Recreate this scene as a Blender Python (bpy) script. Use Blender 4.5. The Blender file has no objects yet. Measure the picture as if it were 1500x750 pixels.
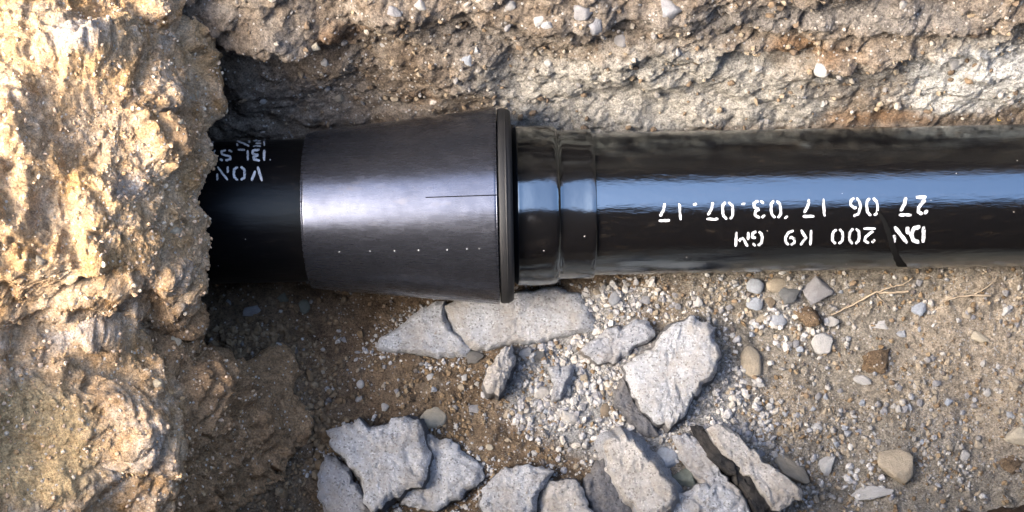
import bpy, math, random
import numpy as np
from math import radians, sin, cos, pi, sqrt
from mathutils import Vector, Euler, Matrix

random.seed(7)
RNG = np.random.RandomState(11)
scene = bpy.context.scene
COL = scene.collection

# ------------------------------------------------------------------ camera
TILT = radians(12.0)
DIST = 2.0
S = 1.575 / 1500.0
FPX = DIST / S
CAM = np.array([0.0, -DIST * sin(TILT), DIST * cos(TILT)])
FWD = np.array([0.0, sin(TILT), -cos(TILT)])
UPV = np.array([0.0, cos(TILT), sin(TILT)])
cam_data = bpy.data.cameras.new('camera')
cam_data.sensor_width = 36.0
cam_data.lens = 36.0 * DIST / 1.575
cam_data.clip_start = 0.02
cam_data.clip_end = 2000.0
cam = bpy.data.objects.new('camera', cam_data)
cam.location = CAM
cam.rotation_euler = (TILT, 0, 0)
COL.objects.link(cam)
scene.camera = cam

# ------------------------------------------------------------------ light
SUN_ELEV, SUN_AZ = 42.0, 197.0           # azimuth counted from +X towards +Y
world = bpy.data.worlds.new('World')
scene.world = world
world.use_nodes = True
wn = world.node_tree
bg = wn.nodes['Background']
sky = wn.nodes.new('ShaderNodeTexSky')
sky.sky_type = 'NISHITA'
sky.sun_disc = False
sky.sun_elevation = radians(SUN_ELEV)
sky.sun_rotation = radians(90.0 - SUN_AZ)
sky.dust_density = 3.5
sky.air_density = 1.0
sky.ozone_density = 1.0
wn.links.new(sky.outputs[0], bg.inputs[0])
bg.inputs[1].default_value = 0.15
sun_data = bpy.data.lights.new('sun', 'SUN')
sun_data.energy = 1.1
sun_data.angle = radians(38.0)
sun_data.color = (1.0, 0.91, 0.78)
sun = bpy.data.objects.new('sun', sun_data)
_e, _a = radians(SUN_ELEV), radians(SUN_AZ)
SUNDIR = Vector((cos(_e) * cos(_a), cos(_e) * sin(_a), sin(_e)))
sun.rotation_euler = SUNDIR.to_track_quat('Z', 'Y').to_euler()
sun.location = (-5, 1, 5)
COL.objects.link(sun)

vs = scene.view_settings
vs.view_transform = 'Standard'
vs.look = 'None'
vs.gamma = 1.0
vs.exposure = 3.55
scene.cycles.use_denoising = True
scene.cycles.max_bounces = 8
scene.cycles.diffuse_bounces = 4
scene.cycles.glossy_bounces = 4

# ------------------------------------------------------------------ pixel helpers
def ray(px, py):
    d = FWD * FPX + np.array([1.0, 0, 0]) * (px - 750.0) + UPV * (375.0 - py)
    return d / np.linalg.norm(d)

def pix(px, py, z=0.0, gx=0.0, gy=0.0, c=None):
    """ray through a photo pixel met with a (tilted) plane"""
    d = ray(px, py)
    if c is None:
        t = (z - CAM[2]) / d[2]
    else:
        # z = c2 + gx*(x-c0) + gy*(y-c1)
        t = (c[2] + gx * (CAM[0] - c[0]) + gy * (CAM[1] - c[1]) - CAM[2]) / (d[2] - gx * d[0] - gy * d[1])
    return CAM + d * t

# ------------------------------------------------------------------ noise
_prm = RNG.permutation(256).astype(np.int64)
_prm = np.concatenate([_prm, _prm])
_grd = RNG.normal(size=(256, 3)); _grd /= np.linalg.norm(_grd, axis=1)[:, None]

def _hash(ix, iy, iz):
    return _prm[_prm[_prm[ix & 255] + (iy & 255)] + (iz & 255)]

def perlin(p):
    p = np.asarray(p, float)
    i = np.floor(p).astype(np.int64); f = p - i
    u = f * f * f * (f * (f * 6 - 15) + 10)
    r = np.zeros(len(p))
    for dx in (0, 1):
        wx = u[:, 0] if dx else 1 - u[:, 0]
        for dy in (0, 1):
            wy = u[:, 1] if dy else 1 - u[:, 1]
            for dz in (0, 1):
                wz = u[:, 2] if dz else 1 - u[:, 2]
                g = _grd[_hash(i[:, 0] + dx, i[:, 1] + dy, i[:, 2] + dz)]
                r += wx * wy * wz * (g[:, 0] * (f[:, 0] - dx) + g[:, 1] * (f[:, 1] - dy) + g[:, 2] * (f[:, 2] - dz))
    return r * 1.5

def fbm(p, o=4, gain=0.5, kind=0):
    p = np.asarray(p, float); a, s = 1.0, np.zeros(len(p)); tot = 0
    for k in range(o):
        n = perlin(p + 17.3 * k)
        if kind == 1: n = np.abs(n) * 2 - 0.6           # billow
        elif kind == 2: n = 0.6 - np.abs(n) * 2         # ridged
        s += a * n; tot += a; a *= gain; p = p * 2.03
    return s / tot

_jit = RNG.rand(256, 3)
def worley(p):
    p = np.asarray(p, float)
    i = np.floor(p).astype(np.int64); f1 = np.full(len(p), 9.0); f2 = np.full(len(p), 9.0); idc = np.zeros(len(p), np.int64)
    for dx in (-1, 0, 1):
        for dy in (-1, 0, 1):
            for dz in (-1, 0, 1):
                h = _hash(i[:, 0] + dx, i[:, 1] + dy, i[:, 2] + dz)
                q = i + np.array([dx, dy, dz]) + _jit[h]
                d = np.sqrt(((q - p) ** 2).sum(1))
                nb = d < f1
                f2 = np.where(nb, f1, np.minimum(f2, d)); idc = np.where(nb, h, idc); f1 = np.where(nb, d, f1)
    return f1, f2, idc

def clods(p, edge=0.16):
    f1, f2, idc = worley(p)
    return ((idc * 37 % 101) / 100.0 - 0.35) * sstep(0.0, edge, f2 - f1), f1

def sstep(a, b, x):
    t = np.clip((np.asarray(x, float) - a) / (b - a), 0, 1)
    return t * t * (3 - 2 * t)

# ------------------------------------------------------------------ object helpers
def tag(o, label=None, cat=None, group=None, kind=None):
    if label: o['label'] = label
    if cat: o['category'] = cat
    if group: o['group'] = group
    if kind: o['kind'] = kind
    return o

def mesh_fast(name, V, F, mats=(), smooth=True, midx=None):
    """V (n,3), F (m,k) equal sized faces, or list of index lists"""
    me = bpy.data.meshes.new(name)
    V = np.asarray(V, np.float32)
    if isinstance(F, np.ndarray):
        m, k = F.shape
        me.vertices.add(len(V)); me.vertices.foreach_set('co', V.ravel())
        me.loops.add(m * k); me.loops.foreach_set('vertex_index', F.astype(np.int32).ravel())
        me.polygons.add(m)
        me.polygons.foreach_set('loop_start', np.arange(0, m * k, k, dtype=np.int32))
        me.polygons.foreach_set('loop_total', np.full(m, k, np.int32))
        n = m
    else:
        me.from_pydata([tuple(v) for v in V], [], F); n = len(F)
    for mt in mats: me.materials.append(mt)
    if midx is not None: me.polygons.foreach_set('material_index', np.asarray(midx, np.int32))
    me.polygons.foreach_set('use_smooth', np.full(n, bool(smooth)))
    me.update(calc_edges=True); me.validate()
    return me

def obj(name, me, parent=None, loc=(0, 0, 0)):
    o = bpy.data.objects.new(name, me)
    COL.objects.link(o); o.location = loc
    if parent is not None: o.parent = parent
    return o

def empty(name, loc):
    o = bpy.data.objects.new(name, None); COL.objects.link(o)
    o.location = loc; o.empty_display_size = 0.05
    return o

def grid_faces(nu, nv, flip=False):
    i, j = np.meshgrid(np.arange(nu - 1), np.arange(nv - 1), indexing='ij')
    a = (i * nv + j).ravel(); b = a + nv; c = b + 1; d = a + 1
    return np.stack([a, d, c, b] if flip else [a, b, c, d], 1)

def grid_normals(P):
    du = np.gradient(P, axis=0); dv = np.gradient(P, axis=1)
    n = np.cross(du, dv); l = np.linalg.norm(n, axis=2, keepdims=True)
    return n / np.maximum(l, 1e-9)

def attr(me, name, vals):
    a = me.attributes.new(name, 'FLOAT', 'POINT')
    a.data.foreach_set('value', np.asarray(vals, np.float32).ravel())

def spaced(breaks):
    """breaks: [(x0, x1, step), ...] -> 1D array"""
    out = []
    for a, b, st in breaks:
        n = max(1, int(round((b - a) / st)))
        out.append(np.linspace(a, b, n, endpoint=False))
    out.append([breaks[-1][1]])
    return np.concatenate(out)

def catmull(Q, counts):
    """Q (k, ..., 2) control points -> stacked samples along axis 0"""
    k = len(Q); out = []
    for s in range(k - 1):
        p0, p1, p2, p3 = Q[max(s - 1, 0)], Q[s], Q[s + 1], Q[min(s + 2, k - 1)]
        n = counts[s]
        for t in np.linspace(0, 1, n, endpoint=(s == k - 2)):
            m1 = (p2 - p0) * 0.35; m2 = (p3 - p1) * 0.35
            out.append((2 * t**3 - 3 * t**2 + 1) * p1 + (t**3 - 2 * t**2 + t) * m1 + (-2 * t**3 + 3 * t**2) * p2 + (t**3 - t**2) * m2)
    return np.array(out)

# ------------------------------------------------------------------ materials
class NT:
    def __init__(self, name):
        self.m = bpy.data.materials.new(name); self.m.use_nodes = True
        self.t = self.m.node_tree; self.n = self.t.nodes; self.l = self.t.links
        self.b = self.n['Principled BSDF']
    def node(self, ty, **kw):
        x = self.n.new(ty)
        for k, v in kw.items(): setattr(x, k, v)
        return x
    def coord(self, scale=1.0, off=(0, 0, 0), rot=(0, 0, 0), obj=False):
        if obj:
            tc = self.node('ShaderNodeTexCoord'); src = tc.outputs['Object']
        else:
            g = self.node('ShaderNodeNewGeometry'); src = g.outputs['Position']
        mp = self.node('ShaderNodeMapping'); self.l.new(src, mp.inputs[0])
        mp.inputs['Location'].default_value = off; mp.inputs['Rotation'].default_value = rot
        mp.inputs['Scale'].default_value = (scale,) * 3 if not isinstance(scale, tuple) else scale
        return mp.outputs[0]
    def noise(self, vec, scale, detail=4, rough=0.6, dist=0.0):
        x = self.node('ShaderNodeTexNoise'); self.l.new(vec, x.inputs['Vector'])
        x.inputs['Scale'].default_value = scale; x.inputs['Detail'].default_value = detail
        x.inputs['Roughness'].default_value = rough; x.inputs['Distortion'].default_value = dist
        return x.outputs['Fac']
    def voro(self, vec, scale, out='Distance', feature='F1', rnd=1.0):
        x = self.node('ShaderNodeTexVoronoi', feature=feature); self.l.new(vec, x.inputs['Vector'])
        x.inputs['Scale'].default_value = scale; x.inputs['Randomness'].default_value = rnd
        return x.outputs[out]
    def ramp(self, fac, stops, interp='LINEAR'):
        r = self.node('ShaderNodeValToRGB'); self.l.new(fac, r.inputs[0])
        e = r.color_ramp.elements; r.color_ramp.interpolation = interp
        while len(e) < len(stops): e.new(0.5)
        for q, (p, c) in zip(e, stops):
            q.position = p; q.color = (c, c, c, 1) if not isinstance(c, tuple) else (*c, 1)
        return r.outputs[0]
    def mix(self, fac, a, b, mode='MIX'):
        x = self.node('ShaderNodeMix', data_type='RGBA', blend_type=mode)
        for s, v in ((0, fac), (6, a), (7, b)):
            if hasattr(v, 'is_linked'): self.l.new(v, x.inputs[s])
            elif isinstance(v, tuple): x.inputs[s].default_value = (*v, 1)
            else: x.inputs[s].default_value = v
        return x.outputs[2]
    def math(self, op, a, b=0.0):
        x = self.node('ShaderNodeMath', operation=op)
        for s, v in ((0, a), (1, b)):
            if hasattr(v, 'is_linked'): self.l.new(v, x.inputs[s])
            else: x.inputs[s].default_value = v
        return x.outputs[0]
    def attr(self, name):
        x = self.node('ShaderNodeAttribute', attribute_name=name); return x.outputs['Fac']
    def bump(self, h, strength=0.5, dist=0.002, prev=None):
        x = self.node('ShaderNodeBump'); self.l.new(h, x.inputs['Height'])
        x.inputs['Strength'].default_value = strength; x.inputs['Distance'].default_value = dist
        if prev is not None: self.l.new(prev, x.inputs['Normal'])
        return x.outputs[0]
    def fin(self, color=None, rough=0.9, normal=None, spec=0.3, tint=None, **kw):
        b = self.b
        for k, v in (('Base Color', color), ('Roughness', rough), ('Normal', normal)):
            if v is None: continue
            if hasattr(v, 'is_linked'): self.l.new(v, b.inputs[k])
            elif isinstance(v, tuple): b.inputs[k].default_value = (*v, 1)
            else: b.inputs[k].default_value = v
        b.inputs['Specular IOR Level'].default_value = spec
        if tint: b.inputs['Specular Tint'].default_value = (*tint, 1)
        for k, v in kw.items(): b.inputs[k.replace('_', ' ')].default_value = v
        return self.m

def mat_soil(name, stops, stops2, grit, gritc, speck_scale=260.0, darkc=(0.05, 0.035, 0.02), attr_layers=(), sat=0.9, val=1.0, hue=0.5):
    """layered soil: two colour families mixed by broad noise, pale grit and dark crumbs, fine relief"""
    t = NT(name)
    v = t.coord()
    c1 = t.ramp(t.noise(v, 14, 6, 0.65, 0.4), stops)
    c2 = t.ramp(t.noise(t.coord(off=(3, 1, 7)), 26, 6, 0.7, 0.3), stops2)
    c = t.mix(t.ramp(t.noise(t.coord(off=(9, 2, 4)), 5.5, 5, 0.6, 0.5), [(0.42, 0.0), (0.60, 1.0)]), c1, c2)
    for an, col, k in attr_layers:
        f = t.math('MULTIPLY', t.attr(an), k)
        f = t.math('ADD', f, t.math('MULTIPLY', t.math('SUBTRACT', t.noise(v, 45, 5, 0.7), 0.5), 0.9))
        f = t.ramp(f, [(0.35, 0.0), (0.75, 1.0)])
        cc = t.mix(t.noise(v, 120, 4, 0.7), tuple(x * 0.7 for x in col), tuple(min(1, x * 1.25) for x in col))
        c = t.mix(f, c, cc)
    # mottling at crumb scale
    c = t.mix(0.55, c, t.ramp(t.noise(v, 150, 5, 0.75), [(0.3, 0.35), (0.7, 1.0)]), 'MULTIPLY') if False else t.mix(t.ramp(t.noise(v, 160, 5, 0.75), [(0.36, 0.55), (0.5, 0.0)]), c, darkc)
    c = t.mix(1.0, c, t.ramp(t.noise(v, 75, 6, 0.7, 0.2), [(0.34, 0.62), (0.5, 1.0), (0.66, 1.22)]), 'MULTIPLY')
    c = t.mix(1.0, c, t.ramp(t.noise(v, 330, 3, 0.7), [(0.36, 0.6), (0.5, 1.0), (0.64, 1.3)]), 'MULTIPLY')
    # grit
    sc = t.voro(v, speck_scale, 'Color')
    sd = t.voro(v, speck_scale, 'Distance')
    sep = t.node('ShaderNodeSeparateColor'); t.l.new(sc, sep.inputs[0])
    pick = t.math('MULTIPLY', t.math('GREATER_THAN', sep.outputs[0], 1 - grit), t.math('LESS_THAN', sd, 0.42))
    c = t.mix(pick, c, gritc)
    n1 = t.bump(t.noise(v, 90, 8, 0.75), 1.0, 0.010)
    n2 = t.bump(t.noise(v, 320, 4, 0.8), 1.0, 0.0035, n1)
    n3 = t.bump(t.math('MULTIPLY', pick, t.math('SUBTRACT', 0.5, sd)), 0.7, 0.003, n2)
    hs = t.node('ShaderNodeHueSaturation'); hs.inputs['Saturation'].default_value = sat; hs.inputs['Hue'].default_value = hue; hs.inputs['Value'].default_value = ALB * val; t.l.new(c, hs.inputs['Color'])
    return t.fin(hs.outputs[0], 0.95, n3, 0.15)

ALB = 0.47                              # brings all soil, stone and concrete to measured reflectances
M = {}
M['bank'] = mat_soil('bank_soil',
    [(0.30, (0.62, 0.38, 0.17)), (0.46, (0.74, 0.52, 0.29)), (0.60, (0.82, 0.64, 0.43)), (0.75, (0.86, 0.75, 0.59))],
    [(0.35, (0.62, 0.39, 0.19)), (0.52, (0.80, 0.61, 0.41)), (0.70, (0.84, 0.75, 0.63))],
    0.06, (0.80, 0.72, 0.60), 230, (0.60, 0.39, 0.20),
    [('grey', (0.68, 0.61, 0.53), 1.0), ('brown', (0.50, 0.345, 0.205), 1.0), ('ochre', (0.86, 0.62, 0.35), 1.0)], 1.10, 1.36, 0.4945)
M['wall'] = mat_soil('wall_soil',
    [(0.32, (0.19, 0.125, 0.07)), (0.5, (0.33, 0.24, 0.155)), (0.68, (0.48, 0.39, 0.29))],
    [(0.35, (0.26, 0.175, 0.105)), (0.55, (0.42, 0.335, 0.25)), (0.72, (0.54, 0.46, 0.37))],
    0.08, (0.66, 0.61, 0.54), 210, (0.06, 0.042, 0.028),
    [('pale', (0.60, 0.55, 0.46), 1.0), ('rust', (0.36, 0.19, 0.07), 1.0), ('chalk_sun', (0.84, 0.79, 0.72), 1.0), ('grey', (0.36, 0.31, 0.26), 1.0), ('reflect_dark', (0.04, 0.022, 0.011), 1.0), ('lip', (0.85, 0.44, 0.14), 1.0)], 0.80)
M['floor'] = mat_soil('floor_soil',
    [(0.32, (0.15, 0.09, 0.045)), (0.5, (0.26, 0.165, 0.085)), (0.66, (0.36, 0.245, 0.14))],
    [(0.35, (0.17, 0.11, 0.06)), (0.55, (0.28, 0.195, 0.115)), (0.72, (0.38, 0.295, 0.20))],
    0.08, (0.58, 0.53, 0.47), 240, (0.06, 0.038, 0.02),
    [('grey', (0.37, 0.32, 0.25), 1.0), ('dust', (0.46, 0.45, 0.43), 1.0), ('tan', (0.52, 0.42, 0.30), 1.0)], 0.88)
M['earth'] = mat_soil('ground_soil',
    [(0.32, (0.16, 0.11, 0.06)), (0.66, (0.34, 0.26, 0.17))], [(0.35, (0.2, 0.15, 0.1)), (0.7, (0.36, 0.3, 0.22))],
    0.1, (0.5, 0.48, 0.44), 120)
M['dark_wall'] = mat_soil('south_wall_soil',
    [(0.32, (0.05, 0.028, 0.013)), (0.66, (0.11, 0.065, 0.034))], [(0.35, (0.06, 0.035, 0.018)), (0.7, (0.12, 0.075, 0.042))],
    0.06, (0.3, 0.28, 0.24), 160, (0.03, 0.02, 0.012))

def mat_concrete(name, col, dark, pit=0.5, dirt=1.0):
    t = NT(name)
    v = t.coord(obj=True)
    base = t.mix(t.ramp(t.noise(v, 30, 6, 0.7), [(0.3, 0.0), (0.7, 1.0)]), tuple(x * 0.80 for x in col), tuple(min(0.95, x * 1.12) for x in col))
    vc = t.voro(v, 420, 'Color'); sep = t.node('ShaderNodeSeparateColor'); t.l.new(vc, sep.inputs[0])
    base = t.mix(t.ramp(sep.outputs[0], [(0.0, 0.0), (0.86, 0.08), (0.93, 0.7), (1.0, 0.8)]), base, dark)
    base = t.mix(t.ramp(sep.outputs[1], [(0.0, 0.0), (0.84, 0.0), (0.88, 0.5), (1.0, 0.6)]), base, tuple(min(0.95, x * 1.45) for x in col))
    pits = t.ramp(t.noise(v, 120, 6, 0.8, 0.3), [(0.30, 1.0), (0.38, 0.0)])
    base = t.mix(t.math('MULTIPLY', pits, pit), base, dark)
    dust = t.ramp(t.noise(t.coord(off=(5, 3, 1), obj=True), 16, 5, 0.65), [(0.45, 0.0), (0.68, 0.7 * dirt)])
    base = t.mix(dust, base, (0.44, 0.38, 0.31))
    mudp = t.ramp(t.noise(t.coord(off=(1, 8, 3), obj=True), 55, 7, 0.75, 0.5), [(0.60, 0.0), (0.68, 0.75 * dirt)])
    base = t.mix(mudp, base, (0.28, 0.20, 0.125))
    n1 = t.bump(t.noise(v, 110, 8, 0.8), 1.0, 0.008)
    n2 = t.bump(t.voro(v, 330), 0.35, 0.0012, n1)
    n3 = t.bump(t.noise(v, 500, 3, 0.7), 0.5, 0.0010, n2)
    base = t.mix(1.0, base, (ALB,) * 3, 'MULTIPLY')
    return t.fin(base, 0.92, n3, 0.2)

M['concrete'] = mat_concrete('broken_concrete', (0.61, 0.62, 0.64), (0.20, 0.195, 0.19))
M['concrete_warm'] = mat_concrete('broken_concrete_warm', (0.63, 0.60, 0.565), (0.22, 0.20, 0.18))
M['concrete_blue'] = mat_concrete('broken_concrete_blue', (0.50, 0.51, 0.54), (0.15, 0.155, 0.17))
M['broken_edge'] = mat_concrete('fresh_broken_edge', (0.19, 0.19, 0.205), (0.05, 0.05, 0.055), 0.8, 0.5)
M['bitumen'] = mat_concrete('bitumen_layer', (0.025, 0.025, 0.028), (0.008, 0.008, 0.008), 0.8, 0.25)

def mat_pebble(name, col, var=0.25):
    t = NT(name)
    v = t.coord(obj=True)
    oi = t.node('ShaderNodeObjectInfo')
    c = t.mix(t.ramp(t.noise(v, 2.2, 6, 0.65, 0.4), [(0.3, 0.0), (0.7, 1.0)]), tuple(x * (1 - var) for x in col), tuple(min(0.95, x * (1 + var)) for x in col))
    c = t.mix(t.ramp(t.noise(v, 9, 6, 0.75), [(0.33, 0.55), (0.46, 0.0)]), c, tuple(x * 0.45 for x in col))
    c = t.mix(t.math('MULTIPLY', oi.outputs['Random'], 0.25), c, (0.42, 0.34, 0.24))
    n = t.bump(t.noise(v, 9, 8, 0.75), 0.6, 0.06)
    c = t.mix(1.0, c, (ALB,) * 3, 'MULTIPLY')
    return t.fin(c, 0.85, n, 0.3)
M['p_tan'] = mat_pebble('tan_stone', (0.50, 0.42, 0.31))
M['p_brown'] = mat_pebble('brown_stone', (0.26, 0.20, 0.14))
M['p_grey'] = mat_pebble('grey_stone', (0.34, 0.34, 0.36))
M['p_dark'] = mat_pebble('dark_grey_stone', (0.15, 0.155, 0.16))
M['p_blue'] = mat_pebble('bluish_stone', (0.42, 0.46, 0.52))
M['p_white'] = mat_pebble('whitish_stone', (0.60, 0.585, 0.56), 0.15)
M['p_cream'] = mat_pebble('cream_stone', (0.64, 0.56, 0.42), 0.18)
M['p_green'] = mat_pebble('green_grey_stone', (0.17, 0.20, 0.17))

def mat_gravel(name, stops, val=1.0):
    t = NT(name)
    g = t.node('ShaderNodeNewGeometry')
    c = t.ramp(g.outputs['Random Per Island'], stops, 'CONSTANT')
    v = t.coord()
    c = t.mix(t.ramp(t.noise(v, 260, 4, 0.7), [(0.35, 0.5), (0.6, 0.0)]), c, (0.22, 0.17, 0.12))
    n = t.bump(t.noise(v, 500, 5, 0.7), 0.6, 0.0012)
    c = t.mix(1.0, c, (ALB * val,) * 3, 'MULTIPLY')
    return t.fin(c, 0.9, n, 0.25)
M['gravel'] = mat_gravel('loose_gravel', val=0.85, stops=[(0, (0.42, 0.40, 0.37)), (0.18, (0.54, 0.51, 0.46)), (0.30, (0.30, 0.29, 0.28)), (0.46, (0.44, 0.36, 0.26)), (0.62, (0.62, 0.60, 0.56)), (0.68, (0.26, 0.18, 0.11)), (0.84, (0.40, 0.41, 0.43)), (0.93, (0.16, 0.14, 0.13))])
M['wall_gravel'] = mat_gravel('wall_gravel', [(0, (0.34, 0.28, 0.20)), (0.16, (0.46, 0.41, 0.34)), (0.30, (0.22, 0.15, 0.09)), (0.5, (0.30, 0.23, 0.15)), (0.66, (0.58, 0.52, 0.45)), (0.70, (0.16, 0.11, 0.07)), (0.88, (0.27, 0.26, 0.25))])
M['crushed'] = mat_gravel('crushed_concrete', [(0, (0.54, 0.53, 0.50)), (0.25, (0.62, 0.60, 0.57)), (0.5, (0.46, 0.46, 0.47)), (0.7, (0.56, 0.52, 0.46)), (0.85, (0.34, 0.34, 0.36))])
M['crumbs'] = mat_gravel('soil_crumbs', [(0, (0.18, 0.115, 0.055)), (0.3, (0.24, 0.16, 0.085)), (0.55, (0.14, 0.09, 0.045)), (0.8, (0.30, 0.22, 0.13))])
M['bank_crumbs'] = mat_gravel('bank_crumbs', val=1.35, stops= [(0, (0.72, 0.47, 0.27)), (0.3, (0.80, 0.58, 0.39)), (0.55, (0.60, 0.38, 0.18)), (0.75, (0.80, 0.66, 0.48)), (0.9, (0.50, 0.33, 0.17))])

def mat_pipe(name='glossy_black_coating', ior=2.15, radd=0.0):
    t = NT(name)
    v = t.coord((3.0, 14.0, 14.0))
    scr = t.noise(t.coord((5, 60, 60)), 5, 6, 0.7)
    dust = t.ramp(t.noise(t.coord((9, 30, 30)), 4, 7, 0.75), [(0.55, 0.0), (0.85, 0.16)])
    vc = t.voro(t.coord(), 130, 'Color'); sep = t.node('ShaderNodeSeparateColor'); t.l.new(vc, sep.inputs[0])
    vd = t.voro(t.coord(), 130, 'Distance')
    fleck = t.math('MULTIPLY', t.math('GREATER_THAN', sep.outputs[0], 0.988), t.math('LESS_THAN', vd, 0.11))
    c = t.mix(dust, (0.003, 0.0028, 0.003), (0.10, 0.075, 0.05))
    c = t.mix(fleck, c, (0.22, 0.20, 0.18))
    r = t.math('ADD', t.ramp(scr, [(0.35, 0.05), (0.8, 0.0)]), t.math('ADD', t.math('MULTIPLY', dust, 1.8), radd))
    n = t.bump(t.noise(v, 6, 6, 0.65), 0.25, 0.0030)
    n = t.bump(t.noise(t.coord(), 160, 4, 0.6), 0.10, 0.0008, n)
    return t.fin(c, r, n, 0.5, tint=(0.74, 0.90, 1.0), IOR=ior)
M['pipe'] = mat_pipe()
M['dull_pipe'] = mat_pipe('dull_black_coating', 1.2, 0.30)

def mat_rubber():
    t = NT('black_shrink_sleeve')
    v = t.coord()
    dust = t.ramp(t.noise(v, 28, 7, 0.75), [(0.56, 0.0), (0.85, 0.15)])
    c = t.mix(dust, (0.003, 0.0028, 0.003), (0.10, 0.08, 0.06))
    vc = t.voro(v, 150, 'Color'); sep = t.node('ShaderNodeSeparateColor'); t.l.new(vc, sep.inputs[0])
    fleck = t.math('MULTIPLY', t.math('GREATER_THAN', sep.outputs[0], 0.985), t.math('LESS_THAN', t.voro(v, 150), 0.16))
    c = t.mix(fleck, c, (0.22, 0.21, 0.2))
    r = t.math('ADD', t.math('MULTIPLY', dust, 1.5), 0.12)
    n = t.bump(t.noise(v, 45, 5, 0.6), 0.25, 0.002)
    return t.fin(c, r, n, 0.5, tint=(0.74, 0.9, 1.0), IOR=1.95)
M['rubber'] = mat_rubber()
def mat_lip():
    t = NT('dull_black_rubber')
    v = t.coord()
    dust = t.ramp(t.noise(v, 40, 7, 0.75), [(0.55, 0.0), (0.85, 0.14)])
    c = t.mix(dust, (0.006, 0.006, 0.0065), (0.085, 0.07, 0.06))
    return t.fin(c, 0.62, t.bump(t.noise(v, 200, 5, 0.7), 0.3, 0.001), 0.3)
M['lip'] = mat_lip()

def mat_steel():
    t = NT('brushed_steel_sheet')
    v = t.coord((4, 50, 50))
    st = t.noise(v, 6, 6, 0.7)
    sm = t.noise(t.coord(), 18, 6, 0.7, 0.5)
    c = t.mix(t.ramp(sm, [(0.35, 0.0), (0.7, 1.0)]), (0.056, 0.059, 0.072), (0.076, 0.080, 0.098))
    c = t.mix(t.ramp(st, [(0.45, 0.0), (0.75, 0.25)]), c, (0.090, 0.096, 0.12))
    # thin mud film and rubbed spots
    mud = t.ramp(t.noise(t.coord((8, 22, 22), off=(2, 0, 5)), 3, 7, 0.75), [(0.56, 0.0), (0.80, 0.35)])
    c = t.mix(mud, c, (0.055, 0.042, 0.03))
    r = t.math('ADD', t.ramp(st, [(0.3, 0.23), (0.8, 0.32)]), t.math('MULTIPLY', mud, 0.5))
    n = t.bump(st, 0.05, 0.001)
    n = t.bump(t.noise(t.coord(), 9, 3, 0.5), 0.2, 0.008, n)
    return t.fin(c, r, n, 0.5, Metallic=0.9)
M['steel'] = mat_steel()
def mat_flat(name, col, rough=0.6, spec=0.4):
    t = NT(name); v = t.coord()
    c = t.mix(t.ramp(t.noise(v, 300, 5, 0.7), [(0.4, 0.25), (0.6, 0.0)]), col, tuple(x * 0.5 for x in col))
    return t.fin(c, rough, None, spec)
def mat_paint():
    t = NT('white_stencil_paint'); v = t.coord()
    c = t.mix(t.ramp(t.noise(v, 170, 6, 0.75), [(0.38, 0.9), (0.46, 0.0)]), t.mix(t.ramp(t.noise(v, 60, 4, 0.7), [(0.35, 0.0), (0.65, 1.0)]), (0.26, 0.265, 0.27), (0.50, 0.51, 0.52)), (0.02, 0.02, 0.02))
    return t.fin(c, 0.55, None, 0.4)
M['white_paint'] = mat_paint()
M['twig'] = mat_flat('dry_root', (0.20, 0.16, 0.115), 0.9, 0.1)
M['yellow'] = mat_flat('yellow_leaf', (0.50, 0.32, 0.01), 0.6)
M['shadow_edge'] = mat_flat('matt_black_shadow', (0.004, 0.004, 0.004), 0.9, 0.05)
M['clay'] = mat_pebble('soil_clod', (0.26, 0.18, 0.105), 0.25)
M['bank_clod'] = mat_pebble('bank_clod', (0.88, 0.68, 0.47), 0.2)

# ------------------------------------------------------------------ pipe axis
A0 = pix(370, 310, 0.0); A1 = pix(1450, 287, 0.0)
AX = (A1 - A0) / np.linalg.norm(A1 - A0)
def axis_at(x):
    return A0 + AX * ((x - A0[0]) / AX[0])
R_PIPE = 105 * S
GROUND = 1.55

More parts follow.
